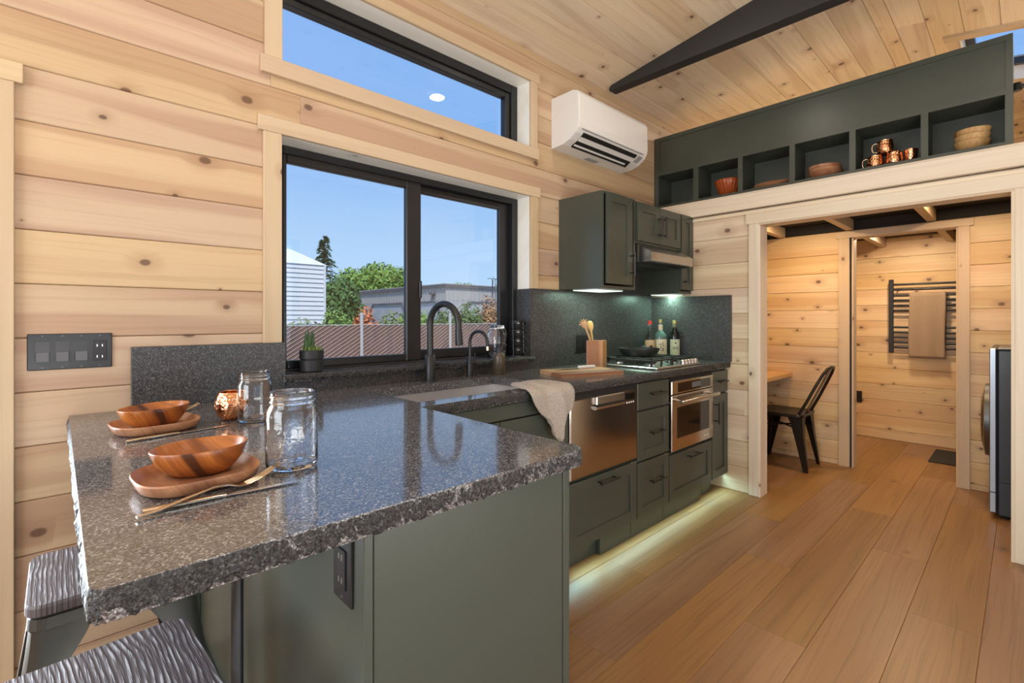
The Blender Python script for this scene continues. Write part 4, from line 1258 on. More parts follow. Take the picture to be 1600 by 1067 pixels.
b.tube([(0.03, -0.032, 0.163), (0.036, -0.04, 0.15), (0.034, -0.042, 0.125), (0.028, -0.047, 0.118), (0.033, -0.04, 0.150), (0.028, -0.034, 0.183), (0.02, -0.035, 0.186)], 0.0018, 6)
build('wire_clip', b, M['steel_dark'], t, smooth=50, world=False)

# mug stack in a wire rack
mx, my = 2.040, 2.125
t = thing('mug_rack', 'thin wire rack holding the stack of black mugs', 'rack', (mx, my, 0.993))
b = B()
for s in (-1, 1):
    b.tube([(0.041 * s, -0.02, 0.0), (0.050 * s, -0.02, 0.003), (0.043 * s, -0.015, 0.02), (0.043 * s, -0.01, 0.215), (0.036 * s, -0.01, 0.222)], 0.0018, 6)
b.lathe([(0.044 + 0.0018 * math.cos(a), 0.003 + 0.0018 * math.sin(a)) for a in [2 * PI * i / 6 for i in range(7)]], 28)
build('wire_frame', b, M['steel_dark'], t, smooth=50, world=False)
order = ['bottom mug of the black stack in the wire rack', 'second mug up in the black stack on the sill', 'third mug up in the black stack on the sill', 'topmost mug of the black stack on the sill']
proto = None
for i, lb in enumerate(order):
    if proto is None:
        proto = thing('black_mug', lb, 'mug', (mx, my, 0.993 + 0.004), group='black mugs stacked on the sill')
        build('cup', B().lathe([(0, 0), (0.029, 0), (0.031, 0.003), (0.032, 0.012), (0.0355, 0.016), (0.0365, 0.050), (0.035, 0.051), (0.033, 0.048), (0.032, 0.018), (0, 0.014)], 32), M['black'], proto, smooth=40, world=False)
        build('handle', B().tube([(0.030, -0.020, 0.044), (0.043, -0.034, 0.045), (0.051, -0.041, 0.036), (0.050, -0.040, 0.023), (0.040, -0.030, 0.016), (0.030, -0.020, 0.017)], 0.0035, 8), M['black'], proto, smooth=50, world=False)
        bm_ = B()
        for k in range(8):
            a = R(228 + 3.2 * k)
            bm_.add([(0.0372 * math.cos(a + d * R(1.65)), 0.0372 * math.sin(a + d * R(1.65)), z) for z in (0.0345, 0.037) for d in (-1, 1)], [(0, 1, 3, 2)])
        build('printed_band', bm_, M['white_ceramic'], proto, world=False)
    else:
        c = copy_tree(proto)
        c.location.z = 0.997 + 0.0535 * i
        c['label'] = lb

# ------------------------------------------------------------------ towel, board, utensil box
b = B()
NU, NV = 26, 34
pts = []
def towel_pt(i, j):
    u, v = i / (NU - 1), j / (NV - 1)          # u across, v from the sink side over the edge and down
    L = 0.40 * v
    top = 0.150
    wv = 0.060 + 0.074 * math.sin(PI * min(1, v * 1.15)) ** 0.8
    if v > 0.75: wv *= 1 - 0.62 * ((v - 0.75) / 0.25)
    cx = 1.548 + 0.055 * v
    x = cx + (u - 0.5) * 2 * wv + (0.03 * v if u > 0.5 else 0)
    fold = 0.006 * math.sin(u * 9 + v * 3) + 0.004 * math.sin(u * 17 - v * 5)
    y_edge = RF - 0.020
    if L < top:
        y = y_edge + 0.018 + (top - L) * 0.95
        z = CT + 0.008 + abs(fold) * 0.8 + 0.014 * math.sin(PI * u) * math.sin(PI * min(1, L / top))
    else:
        d = L - top
        y = y_edge - min(d, 0.02) * 0.35 - fold * 1.3 - 0.004
        z = CT + 0.006 - d * (1 - 0.28 * abs(u - 0.55) * 2)
        if d < 0.03:
            k = d / 0.03
            y = (y_edge + 0.018) * (1 - k) + y * k
            z = (CT + 0.010) * (1 - k) + z * k
    return (x, y, z)
b.grid(NU, NV, towel_pt)
o = solo('dish_towel', b, M['waffle'], 'oatmeal waffle dish towel draped over the worktop edge at the sink', 'towel', smooth=180)
md = o.modifiers.new('thickness', 'SOLIDIFY')
md.thickness = 0.005
md.offset = 1

CB = (2.135, 1.700, CT)
b = B().prism([(-0.205, -0.125), (0.19, -0.125), (0.205, -0.11), (0.205, 0.11), (0.19, 0.125), (-0.19, 0.125), (-0.205, 0.11)], 'z', 0.0, 0.019)
o = solo('cutting_board', b, M['board'], 'striped wooden cutting board lying between sink and cooktop', 'cutting board', CB, R(-18))
t = thing('chef_knife', 'small knife with pale handle lying on the cutting board', 'knife', (2.17, 1.755, CT + 0.019), R(-12))
build('blade', sweep_flat([(-0.16, 0, 0.004), (-0.10, 0, 0.004), (0.0, 0, 0.004)], [0.004, 0.022, 0.026], 0.0016), M['steel_dark'], t, world=False)
build('handle', B().cbox(0.0, -0.012, 0.0, 0.125, 0.012, 0.018, 0.006), M['white_ceramic'], t, world=False)

UX, UYc = 2.512, 1.880
t = thing('utensil_box', 'square wooden utensil box on the worktop by the cooktop', 'utensil holder', (UX, UYc, CT), R(22))
w, hh, th = 0.052, 0.168, 0.009
for a in ((-w, -w, w, -w + th), (-w, w - th, w, w), (-w, -w + th, -w + th, w - th), (w - th, -w + th, w, w - th)):
    build('side_board', B().box(a[0], a[1], 0.0, a[2], a[3], hh), M['box'], t, world=False)
build('base_board', B().box(-w + th, -w + th, 0.0, w - th, w - th, 0.01), M['box'], t, world=False)
def lean(base, rim):
    # frame along a utensil leaning from its foot to the box rim, broad side to the room
    z = (Vector(rim) - Vector(base)).normalized()
    x = Vector((0.728, -0.685, 0))
    x = (x - z * x.dot(z)).normalized()
    y = z.cross(x)
    return Matrix((x, y, z)).transposed().to_4x4()
def in_box(right, back):
    return (0.728 * right + 0.685 * back, -0.685 * right + 0.728 * back)
p0, p1 = in_box(0.020, 0.0), in_box(-0.0405, 0.0)
t = thing('pasta_server', 'toothed wooden pasta server standing in the utensil box', 'utensil', (UX + p0[0], UYc + p0[1], CT + 0.012))
b = B().tube([(0, 0, 0), (0, 0, 0.16), (0, 0, 0.215), (0, 0, 0.262)], [0.006, 0.0065, 0.007, 0.009], 8)
b.lathe([(0, -0.026), (0.012, -0.020), (0.021, -0.004), (0.022, 0.010), (0.018, 0.022), (0.0, 0.028)], 16, (0, 0, 0.272), sx=1.0, sy=0.34)
for k in range(6):
    a = R(15 + 30 * k)
    b.tube([(0.014 * math.cos(a), 0, 0.276 + 0.014 * math.sin(a)), (0.033 * math.cos(a), -0.004, 0.278 + 0.034 * math.sin(a))], 0.0044, 6)
b.xf(lean((p0[0], p0[1], 0), (p1[0], p1[1], 0.157)))
build('server', b, M['spoon'], t, smooth=50, world=False)
p0, p1 = in_box(0.0, 0.016), in_box(-0.020, 0.042)
t = thing('wooden_spoon', 'slotted wooden spoon standing in the utensil box', 'utensil', (UX + p0[0], UYc + p0[1], CT + 0.012))
b = B().tube([(0, 0, 0), (0, 0, 0.17), (0, 0, 0.225)], [0.006, 0.0065, 0.008], 8)
b.lathe([(0, -0.036), (0.012, -0.028), (0.021, -0.004), (0.020, 0.022), (0.009, 0.035), (0, 0.037)], 16, (0, 0, 0.250), sx=1.0, sy=0.3)
b.xf(lean((p0[0], p0[1], 0), (p1[0], p1[1], 0.157)))
build('spoon', b, M['spoon'], t, smooth=50, world=False)

# ------------------------------------------------------------------ skillet and bottles
GZ = CT + 0.0575
t = thing('cast_iron_skillet', 'black cast iron skillet on the cooktop grates', 'skillet', (2.895, 1.810, GZ))
build('pan', B().lathe([(0, 0), (0.105, 0), (0.115, 0.004), (0.138, 0.044), (0.138, 0.048), (0.134, 0.048), (0.112, 0.009), (0, 0.006)], 48), M['iron'], t, smooth=40, world=False)
build('handle', sweep_flat([(0.118, 0.05, 0.044), (0.16, 0.07, 0.046), (0.24, 0.105, 0.050), (0.26, 0.113, 0.050)], [0.034, 0.022, 0.026, 0.014], 0.010), M['iron'], t, smooth=50, world=False)

def bottle(label, loc, prof, glassm, parts):
    t = thing('liquor_bottle', label, 'bottle', loc)
    build('glass_bottle', B().lathe(prof, 32), M[glassm], t, smooth=40, world=False)
    for nm, pr, mt, ang in parts:
        if ang:
            a0, a1 = ang
            b = B().grid(14, len(pr), lambda i, j: (pr[j][0] * math.cos(R(a0 + (a1 - a0) * i / 13)), pr[j][0] * math.sin(R(a0 + (a1 - a0) * i / 13)), pr[j][1]))
        else:
            b = B().lathe(pr, 24)
        build(nm, b, M[mt], t, smooth=40, world=False)
    return t
VA = (150, 290)
t = bottle('slender liquor bottle with a red cap and tan label behind the cooktop', (3.280, 1.958, CT), [(0, 0), (0.036, 0), (0.038, 0.004), (0.038, 0.150), (0.030, 0.175), (0.0135, 0.205), (0.012, 0.265), (0, 0.265)], 'jar',
           [('label_paper', [(0.0385, 0.04), (0.0385, 0.145)], 'label_tan', VA), ('red_cap', [(0, 0.262), (0.016, 0.262), (0.018, 0.275), (0.013, 0.290), (0, 0.292)], 'red_cap', None)])
build('amber_drink', B().lathe([(0, 0.006), (0.034, 0.006), (0.034, 0.140), (0, 0.140)], 24), M['amber'], t, smooth=40, world=False)
b = B().lathe([(0, 0), (0.012, 0), (0.012, 0.001), (0, 0.001)], 16)
b.xf(Matrix.Rotation(R(226), 4, 'Z') @ Matrix.Translation((0.0388, 0, 0.095)) @ Matrix.Rotation(R(90), 4, 'Y'))
build('seal_mark', b, M['ink'], t, world=False)
t = bottle('broad grey green liquor bottle with a cream label beside the red cap bottle', (3.362, 1.915, CT), [(0, 0), (0.046, 0), (0.048, 0.004), (0.048, 0.165), (0.044, 0.185), (0.026, 0.205), (0.0165, 0.215), (0.015, 0.28), (0, 0.28)], 'bottle_green',
           [('label_paper', [(0.0485, 0.03), (0.0485, 0.150)], 'label_cream', VA), ('neck_label', [(0.0172, 0.218), (0.0168, 0.262)], 'label_cream', (0, 360)), ('gold_cap', [(0, 0.276), (0.0155, 0.276), (0.0155, 0.298), (0, 0.300)], 'gold_cap', None)])
rg = random.Random(5)
b = B()
for (dx, dz, wd, ht) in ((-0.013, 0.112, 0.020, 0.005), (0.006, 0.116, 0.005, 0.022), (0.012, 0.100, 0.016, 0.005), (-0.008, 0.092, 0.005, 0.020), (0.006, 0.082, 0.020, 0.005), (0.010, 0.068, 0.006, 0.020), (-0.004, 0.066, 0.012, 0.005)):
    bb = B().box(-0.0004, dx - wd / 2, dz - ht / 2, 0.0004, dx + wd / 2, dz + ht / 2)
    bb.v = [((0.0490 + p[0]) * math.cos(p[1] / 0.049), (0.0490 + p[0]) * math.sin(p[1] / 0.049), p[2]) for p in bb.v]
    bb.xf(Matrix.Rotation(R(224), 4, 'Z'))
    b.add(bb.v, bb.f)
build('brush_mark', b, M['ink'], t, world=False)
t = bottle('dark wine bottle with a sage label beside the broad bottle', (3.430, 1.835, CT), [(0, 0), (0.036, 0), (0.038, 0.004), (0.038, 0.170), (0.033, 0.195), (0.016, 0.225), (0.0145, 0.285), (0, 0.285)], 'bottle_dark',
           [('label_paper', [(0.0385, 0.02), (0.0385, 0.150)], 'label_sage', VA), ('neck_label', [(0.0158, 0.232), (0.0154, 0.262)], 'label_sage', (0, 360)), ('gold_cap', [(0, 0.266), (0.0165, 0.266), (0.0165, 0.292), (0, 0.294)], 'gold_cap', None)])
b = text_mesh('VO', 0.030)
b.xf(Matrix.Rotation(R(220), 4, 'Z') @ Matrix.Translation((0.0391, 0, 0.082)) @ Matrix.Rotation(R(90), 4, 'Z') @ Matrix.Rotation(R(90), 4, 'X'))
build('lettering', b, M['ink'], t, world=False)
b = B().lathe([(0, 0), (0.006, 0), (0.006, 0.001), (0, 0.001)], 10)
b.xf(Matrix.Rotation(R(220), 4, 'Z') @ Matrix.Translation((0.0388, 0, 0.122)) @ Matrix.Rotation(R(90), 4, 'Y'))
build('crest_mark', b, M['ink'], t, world=False)

# ================================================================== LOFT SHELF CONTENTS
SZ = o0 - 0.001
def rib(a, z): return 1 + 0.045 * math.cos(22 * a)
b = B().lathe([(0, 0), (0.045, 0), (0.050, 0.004), (0.080, 0.075), (0.092, 0.100), (0.090, 0.103), (0.086, 0.100), (0.074, 0.072), (0.046, 0.010), (0, 0.008)], 132, func=lambda a, z: (1 + 0.035 * math.cos(22 * a)) if z < 0.09 else 1.0)
b.v = [(x * 1.12, y * 1.12, z * 1.2) for x, y, z in b.v]
solo('ribbed_bowl', b, M['rust'], 'rust coloured ribbed bowl in a loft cubby', 'bowl', (SX + 0.125, 1.530, SZ), smooth=60)
def dish(label, loc, r, h, mat='acacia_plate', grp=None, rz=0.0, oval=1.0):
    return solo('wooden_dish', B().lathe([(0, 0), (r * 0.6, 0), (r * 0.85, h * 0.35), (r, h * 0.92), (r * 0.985, h), (r * 0.95, h * 0.95), (r * 0.8, h * 0.5), (0, h * 0.35)], 40, sx=oval), M[mat], label, 'dish', loc, rz, grp, smooth=50)
dish('lower flat wooden dish of a pair in a loft cubby', (SX + 0.130, 1.225, SZ), 0.135, 0.028, oval=0.78)
dish('upper flat wooden dish of a pair in a loft cubby', (SX + 0.130, 1.219, SZ + 0.0126), 0.130, 0.028, oval=0.78)
for i, lb in enumerate(('bottom brown bowl of the low stack in a loft cubby', 'middle brown bowl of the low stack in a loft cubby', 'top brown bowl of the low stack in a loft cubby')):
    dish(lb, (SX + 0.12, 0.900 + 0.004 * i, SZ + 0.021 * i), 0.098 - 0.002 * i, 0.046, rz=0.4 * i)
for i, lb in enumerate(('bottom pale bowl of the stack in the end cubby', 'middle pale bowl of the stack in the end cubby', 'top pale bowl of the stack in the end cubby')):
    bowl(lb, (SX + 0.11, 0.200, SZ + 0.0312 * i), 0.3 * i, 0.93, 'pale_bowl', thick=True)
def mug(label, loc, rz, sc=1.0):
    t = thing('copper_mug', label, 'mug', loc, rz, 'copper mugs in the loft cubby')
    s = sc
    build('body', B().lathe([(0, 0), (0.028 * s, 0), (0.036 * s, 0.008 * s), (0.043 * s, 0.032 * s), (0.042 * s, 0.055 * s), (0.037 * s, 0.078 * s), (0.038 * s, 0.083 * s), (0.036 * s, 0.083 * s), (0.035 * s, 0.077 * s), (0.040 * s, 0.054 * s), (0.041 * s, 0.032 * s), (0.033 * s, 0.010 * s), (0, 0.006 * s)], 36), M['copper'], t, smooth=60, world=False)
    build('handle', B().tube([(-0.036 * s, 0, 0.070 * s), (-0.050 * s, 0, 0.073 * s), (-0.064 * s, 0, 0.064 * s), (-0.066 * s, 0, 0.040 * s), (-0.060 * s, 0, 0.020 * s), (-0.040 * s, 0, 0.018 * s)], 0.0035 * s, 8), M['brass'], t, smooth=50, world=False)
    return t
mug('copper mug balanced on top of the two lower mugs', (SX + 0.10, 0.583, SZ + 0.0827), R(-70))
mug('lower copper mug with its brass handle toward the divider', (SX + 0.10, 0.632, SZ), R(-70))
mug('lower copper mug in the middle of the cubby group', (SX + 0.10, 0.538, SZ), R(-130))
solo('copper_tumbler', B().lathe([(0, 0), (0.024, 0), (0.026, 0.003), (0.034, 0.085), (0.032, 0.085), (0.024, 0.006), (0, 0.005)], 32), M['copper'], 'small flared copper tumbler beside the copper mugs', 'tumbler', (SX + 0.11, 0.462, SZ), smooth=60)

# ================================================================== STOOLS
def stool(label, loc, rz):
    t = thing('bar_stool', label, 'stool', loc, rz, 'bar stools at the peninsula')
    SH = 0.655
    b = B()
    pts = []
    q = 0.146
    for cx, cy, a0 in ((q - 0.03, q - 0.03, 0), (-q + 0.03, q - 0.03, 90), (-q + 0.03, -q + 0.03, 180), (q - 0.03, -q + 0.03, 270)):
        pts += arc(cx, cy, 0.03, a0, a0 + 90, 6)
    n = len(pts)
    lv = [(0.97, SH - 0.026), (1.0, SH - 0.022), (1.0, SH - 0.006), (0.985, SH)]
    b.add([(x * s, y * s, z) for s, z in lv for x, y in pts],
          [tuple(range(n)), tuple(range(3 * n, 4 * n))] + [(k * n + i, k * n + (i + 1) % n, (k + 1) * n + (i + 1) % n, (k + 1) * n + i) for k in range(3) for i in range(n)])
    build('wooden_seat', b, M['stool'], t, world=False)
    b = B()
    lv = [(0.94, SH - 0.026), (0.975, SH - 0.030), (0.985, SH - 0.052), (0.96, SH - 0.054)]
    b.add([(x * s, y * s, z) for s, z in lv for x, y in pts],
          [tuple(range(n)), tuple(range(3 * n, 4 * n))] + [(k * n + i, k * n + (i + 1) % n, (k + 1) * n + (i + 1) % n, (k + 1) * n + i) for k in range(3) for i in range(n)])
    build('seat_pan', b, M['gunmetal'], t, world=False)
    for sx in (-1, 1):
        for sy in (-1, 1):
            b = B()
            rows = [(SH - 0.053, 0.141, 0.100), (SH - 0.085, 0.143, 0.088), (SH - 0.12, 0.147, 0.070), (0.35, 0.172, 0.060), (0.02, 0.206, 0.044), (0.0, 0.208, 0.042)]
            vv, ff = [], []
            for z, c, w in rows:
                # folded sheet leg: an L section with a rounded outer corner
                sec = [(c, c - w), (c, c - 0.018), (c - 0.005, c - 0.005), (c - 0.018, c), (c - w, c), (c - w, c - 0.004), (c - 0.019, c - 0.005), (c - 0.005, c - 0.019), (c - 0.004, c - w)]
                vv += [(sx * p, sy * r_, z) for p, r_ in sec]
            m_ = 9
            for k in range(len(rows) - 1):
                for i in range(m_):
                    ff.append((k * m_ + i, k * m_ + (i + 1) % m_, (k + 1) * m_ + (i + 1) % m_, (k + 1) * m_ + i))
            ff += [tuple(range(m_)), tuple(range((len(rows) - 1) * m_, len(rows) * m_))]
            b.add(vv, ff)
            lg = build('leg', b, M['gunmetal'], t, smooth=35, world=False)
            build('rubber_foot', B().cbox(sx * 0.212, sy * 0.212, -0.0005, sx * 0.176, sy * 0.176, 0.014, 0.003), M['black'], lg, world=False)
    for z, c in ((0.22, 0.184),):
        for k in range(4):
            m4 = Matrix.Rotation(PI / 2 * k, 4, 'Z')
            build('footrest_bar', B().cbox(-c, c - 0.012, z, c, c - 0.004, z + 0.028, 0.002).xf(m4), M['gunmetal'], t, world=False)
    return t
stool('dark brushed wood stool with metal legs against the pine wall', (0.098, 1.480, 0.0), R(0))
stool('dark brushed wood stool tucked in beside the peninsula outlet', (0.040, 0.955, 0.0), R(3))

# ================================================================== HALL AND BATHROOM
t = thing('hall_desk', 'blond wooden wall desk in the hall nook', 'desk', (4.18, 1.75, 0.70))
build('desk_top', B().cbox(EX + 0.11, 1.415, 0.708, HX - 0.001, W - 0.002, 0.745, 0.003), M['desk'], t)
build('wall_cleat', B().box(EX + 0.11, W - 0.03, 0.66, HX - 0.002, W - 0.002, 0.708), M['trim_x'], t)
build('wall_cleat', B().box(HX - 0.03, 1.47, 0.66, HX - 0.002, W - 0.03, 0.708), M['trim_y'], t)

t = thing('metal_chair', 'dark bronze metal cafe chair pulled up to the hall desk', 'chair', (4.475, 1.385, 0.0), R(0))
b = B()
pts = []
for cx, cy, a0 in ((0.14, 0.14, 0), (-0.14, 0.14, 90), (-0.14, -0.13, 180), (0.14, -0.13, 270)):
    pts += arc(cx, cy, 0.045, a0, a0 + 90, 6)
n = len(pts)
lv = [(0.97, 0.425), (1.0, 0.430), (1.0, 0.445), (0.97, 0.452), (0.8, 0.447)]
b.add([(x * s, y * s, z) for s, z in lv for x, y in pts], [tuple(range(n)), tuple(range(4 * n, 5 * n))] + [(k * n + i, k * n + (i + 1) % n, (k + 1) * n + (i + 1) % n, (k + 1) * n + i) for k in range(4) for i in range(n)])
build('seat', b, M['chair_metal'], t, smooth=40, world=False)
for sx in (-1, 1):
    for sy in (-1, 1):
        b = B()
        vv, ff = [], []
        rows = [(0.432, 0.165, 0.165, 0.105), (0.37, 0.168, 0.168, 0.080), (0.25, 0.172, 0.178, 0.058), (0.05, 0.178, 0.205, 0.036), (0.0, 0.180, 0.210, 0.030)]
        for z, cx, cy, w in rows:
            sec = [(cx, cy - w), (cx, cy - 0.014), (cx - 0.014, cy), (cx - w, cy), (cx - w, cy - 0.004), (cx - 0.016, cy - 0.005), (cx - 0.005, cy - 0.016), (cx - 0.004, cy - w)]
            vv += [(sx * p, sy * q, z) for p, q in sec]
        m_ = 8
        for k in range(len(rows) - 1):
            for i in range(m_):
                ff.append((k * m_ + i, k * m_ + (i + 1) % m_, (k + 1) * m_ + (i + 1) % m_, (k + 1) * m_ + i))
        ff += [tuple(range(m_)), tuple(range((len(rows) - 1) * m_, len(rows) * m_))]
        b.add(vv, ff)
        build('leg', b, M['chair_metal'], t, smooth=35, world=False)
hp = [(-0.165, -0.14, 0.44), (-0.160, -0.20, 0.56), (-0.150, -0.265, 0.70), (-0.130, -0.305, 0.785), (-0.09, -0.325, 0.825), (0, -0.33, 0.835), (0.09, -0.325, 0.825), (0.130, -0.305, 0.785), (0.150, -0.265, 0.70), (0.160, -0.20, 0.56), (0.165, -0.14, 0.44)]
build('back_hoop', B().tube(hp, 0.0115, 10), M['chair_metal'], t, smooth=50, world=False)
build('back_splat', B().add([(x, y, z) for (w_, y, z) in ((0.035, -0.155, 0.445), (0.035, -0.215, 0.58), (0.040, -0.275, 0.71), (0.045, -0.327, 0.832)) for x, y in ((-w_, y), (w_, y), (w_, y + 0.004), (-w_, y + 0.004))],
      [(k * 4 + i, k * 4 + (i + 1) % 4, k * 4 + 4 + (i + 1) % 4, k * 4 + 4 + i) for k in range(3) for i in range(4)] + [(0, 1, 2, 3), (12, 13, 14, 15)]), M['chair_metal'], t, world=False)
for a, b_ in (((-0.15, -0.15, 0.33), (0.15, 0.15, 0.33)), ((0.15, -0.15, 0.335), (-0.15, 0.15, 0.335))):
    build('cross_brace', B().tube([a, b_], 0.007, 8), M['chair_metal'], t, world=False)

t = thing('washing_machine', 'blue black front loading washing machine standing in the hall', 'washing machine', (4.47, -0.15, 0.0))
build('cabinet', B().cbox(4.187, -0.46, 0.015, 4.74, 0.118, 1.030, 0.008), M['washer'], t)
build('front_panel', B().cbox(4.180, 0.118, 0.03, 4.745, 0.152, 1.040, 0.006), M['washer'], t)
build('silver_edge', B().cbox(4.176, 0.124, 0.16, 4.1815, 0.150, 1.035, 0.002), M['silver'], t)
build('silver_edge', B().cbox(4.176, 0.124, 0.035, 4.1815, 0.150, 0.155, 0.002), M['silver'], t)
build('top_lid', B().cbox(4.187, -0.46, 1.030, 4.74, 0.118, 1.042, 0.004), M['grey_plastic'], t)
build('side_seam', B().box(4.185, -0.46, 0.22, 4.188, 0.118, 0.224), M['dark_hole'], t)
pd = B().lathe([(0, 0.05), (0.15, 0.048), (0.2, 0.035), (0.225, 0.015), (0.225, 0.0), (0, 0.0)], 40)
pd.xf(Matrix.Translation((4.46, 0.150, 0.56)) @ Matrix.Rotation(R(-90), 4, 'X'))
dr = build('porthole_door', pd, M['glass_dark'], t, smooth=50)
build('door_ring', B().lathe([(0.2, 0.034), (0.232, 0.028), (0.236, 0.0), (0.222, 0.0), (0.2, 0.034)], 40).xf(Matrix.Translation((4.46, 0.150, 0.56)) @ Matrix.Rotation(R(-90), 4, 'X')), M['steel_dark'], dr, smooth=50)
for sx in (4.23, 4.70):
    for sy in (-0.42, 0.08):
        build('foot', B().lathe([(0, 0), (0.02, 0), (0.02, 0.018), (0, 0.018)], 12, (sx, sy, 0)), M['black'], t)

RXr = BX - 0.055
t = thing('towel_radiator', 'black ladder towel radiator on the bathroom plank wall', 'towel radiator', (RXr, 0.6, 0.88))
for y in (0.915, 0.295):
    build('upright', B().cbox(RXr - 0.012, y - 0.018, 0.88, RXr + 0.018, y + 0.018, 1.607, 0.004), M['black'], t)
for z in (0.935, 0.985, 1.035, 1.085, 1.135, 1.30, 1.35, 1.40, 1.445, 1.505, 1.555):
    build('rung', B().tube([(RXr, 0.915, z), (RXr, 0.295, z)], 0.0105, 8), M['black'], t, smooth=50)
for y in (0.87, 0.34):
    build('bracket', B().tube([(RXr, y, 1.505), (BX - 0.0005, y, 1.505)], 0.008, 8), M['black'], t)
b = B()
def tw(i, j):
    u, v = i / 17, j / 39
    y = 0.774 - 0.265 * u
    wv = 0.004 * math.sin(u * 14) + 0.003 * math.sin(u * 5 + v * 4)
    L = v * 1.16
    if L < 0.62: return (RXr - 0.022 - wv - 0.006 * (1 - L / 0.62), y + 0.004 * math.sin(v * 9), 0.842 + L)
    if L < 0.665:
        a = (L - 0.62) / 0.045 * PI
        return (RXr - 0.020 * math.cos(a), y, 1.462 + 0.012 * math.sin(a))
    return (RXr + 0.022 + wv * 0.5, y, 1.462 - (L - 0.665))
b.grid(18, 40, tw)
o = solo('bath_towel', b, M['towel'], 'taupe terry towel hung over the black towel radiator', 'towel', smooth=180)
md = o.modifiers.new('thickness', 'SOLIDIFY')
md.thickness = 0.008
md.offset = 0
solo('bath_mat', B().cbox(-0.27, -0.20, 0.0, 0.27, 0.20, 0.010, 0.004), M['mat'], 'dark bath mat on the bathroom floor', 'mat', (5.675, 0.37, 0.0))
t = thing('power_outlet', 'black outlet on the bathroom wall near the doorway', 'outlet', (BX - 0.004, 1.20, 0.41))
build('plate', B().cbox(BX - 0.006, 1.165, 0.345, BX, 1.255, 0.465, 0.002), M['black_plastic'], t)
build('receptacle', B().cbox(BX - 0.009, 1.193, 0.372, BX - 0.0055, 1.227, 0.438, 0.001), M['black'], t)

# ================================================================== LAMPS IN THE PLACE
def downlight(label, x, y, z, energy, colr, tilt=0.0, r=0.055, grp='recessed ceiling downlights'):
    t = thing('downlight', label, 'ceiling light', (x, y, z), group=grp)
    build('trim_ring', B().lathe([(r, -0.001), (r + 0.018, -0.004), (r + 0.022, 0.0), (r, 0.0)], 28), M['white_plastic'], t, smooth=50, world=False)
    build('lens', B().lathe([(0, -0.001), (r, -0.001), (r, 0.0), (0, 0.0)], 28), M['lamp_disc'], t, world=False)
    l = lamp('downlight_lamp', 'AREA', (0, 0, -0.008), (0, 0, 0), energy, colr, shape='DISK', size=r * 2)
    l.parent = t
    return t
for x, y in ((-0.9, 1.25), (0.75, 1.25), (2.2, 1.25), (-0.9, -0.15), (0.75, -0.15), (2.2, -0.15)):
    downlight('small round downlight recessed in the kitchen ceiling', x, y, zc(y) - 0.0005 - 0.011, 3, (1.0, 0.92, 0.82))
downlight('small round downlight in the loft ceiling beside the skylight', 3.95, -0.35, zc(-0.35) - 0.012, 14, (1.0, 0.9, 0.76), grp='loft downlights')
downlight('small round downlight in the loft ceiling above the shelf', 4.6, 1.35, zc(1.35) - 0.012, 16, (1.0, 0.9, 0.76), grp='loft downlights')
for x, y in ((4.18, 1.24),):
    downlight('warm downlight between the joists over the hall desk', x, y, 2.029, 10, (1.0, 0.66, 0.32), grp='hall downlights')
downlight('warm downlight between the joists at the hall passage', 4.18, 0.23, 2.029, 9, (1.0, 0.70, 0.40), grp='hall downlights')
downlight('warm downlight between the joists in the bathroom', 5.45, 0.74, 2.029, 15, (1.0, 0.76, 0.5), grp='bathroom downlights')
downlight('warm downlight between the joists deep in the bathroom', 5.45, 1.75, 2.029, 8, (1.0, 0.76, 0.5), grp='bathroom downlights')

def led(label, x0, x1, y, z, energy, colr=(0.50, 0.92, 0.95), tilt=0.0, spread=180, wd=0.006):
    t = thing('led_strip', label, 'light strip', ((x0 + x1) / 2, y, z))
    build('channel', B().box(x0, y - wd - 0.002, z, x1, y + wd + 0.002, z + 0.006), M['white_plastic'], t)
    build('diffuser', B().box(x0 + 0.002, y - wd, z - 0.002, x1 - 0.002, y + wd, z), M['led'], t)
    l = lamp('led_lamp', 'AREA', (0, 0, -0.004), (R(tilt), 0, 0), energy, colr, shape='RECTANGLE', size=(x1 - x0), size_y=0.012, spread=R(spread))
    l.parent = t
led('green white led strip under the wall cabinet by the window', 2.41, 2.70, 1.90, 1.4005, 2.0, (0.62, 1.0, 0.78), wd=0.09)  # wide diffusers on these two; their glow stands for the lit cabinet undersides
led('green white led strip under the wall cabinet by the partition', 3.335, 3.49, 1.89, 1.4005, 2.4, (0.55, 1.0, 0.76), wd=0.09)
led('led strip under the base cabinets beside the dishwasher drawer', 1.76, 2.03, 1.505, 0.108, 0.55, tilt=-42, spread=110)
led('led strip under the base cabinets along the toe kick', 2.06, 3.13, 1.496, 0.109, 1.9, tilt=-42, spread=110)
led('led strip under the slim end cabinet', 3.17, 3.49, 1.505, 0.108, 0.7, tilt=-42, spread=110)

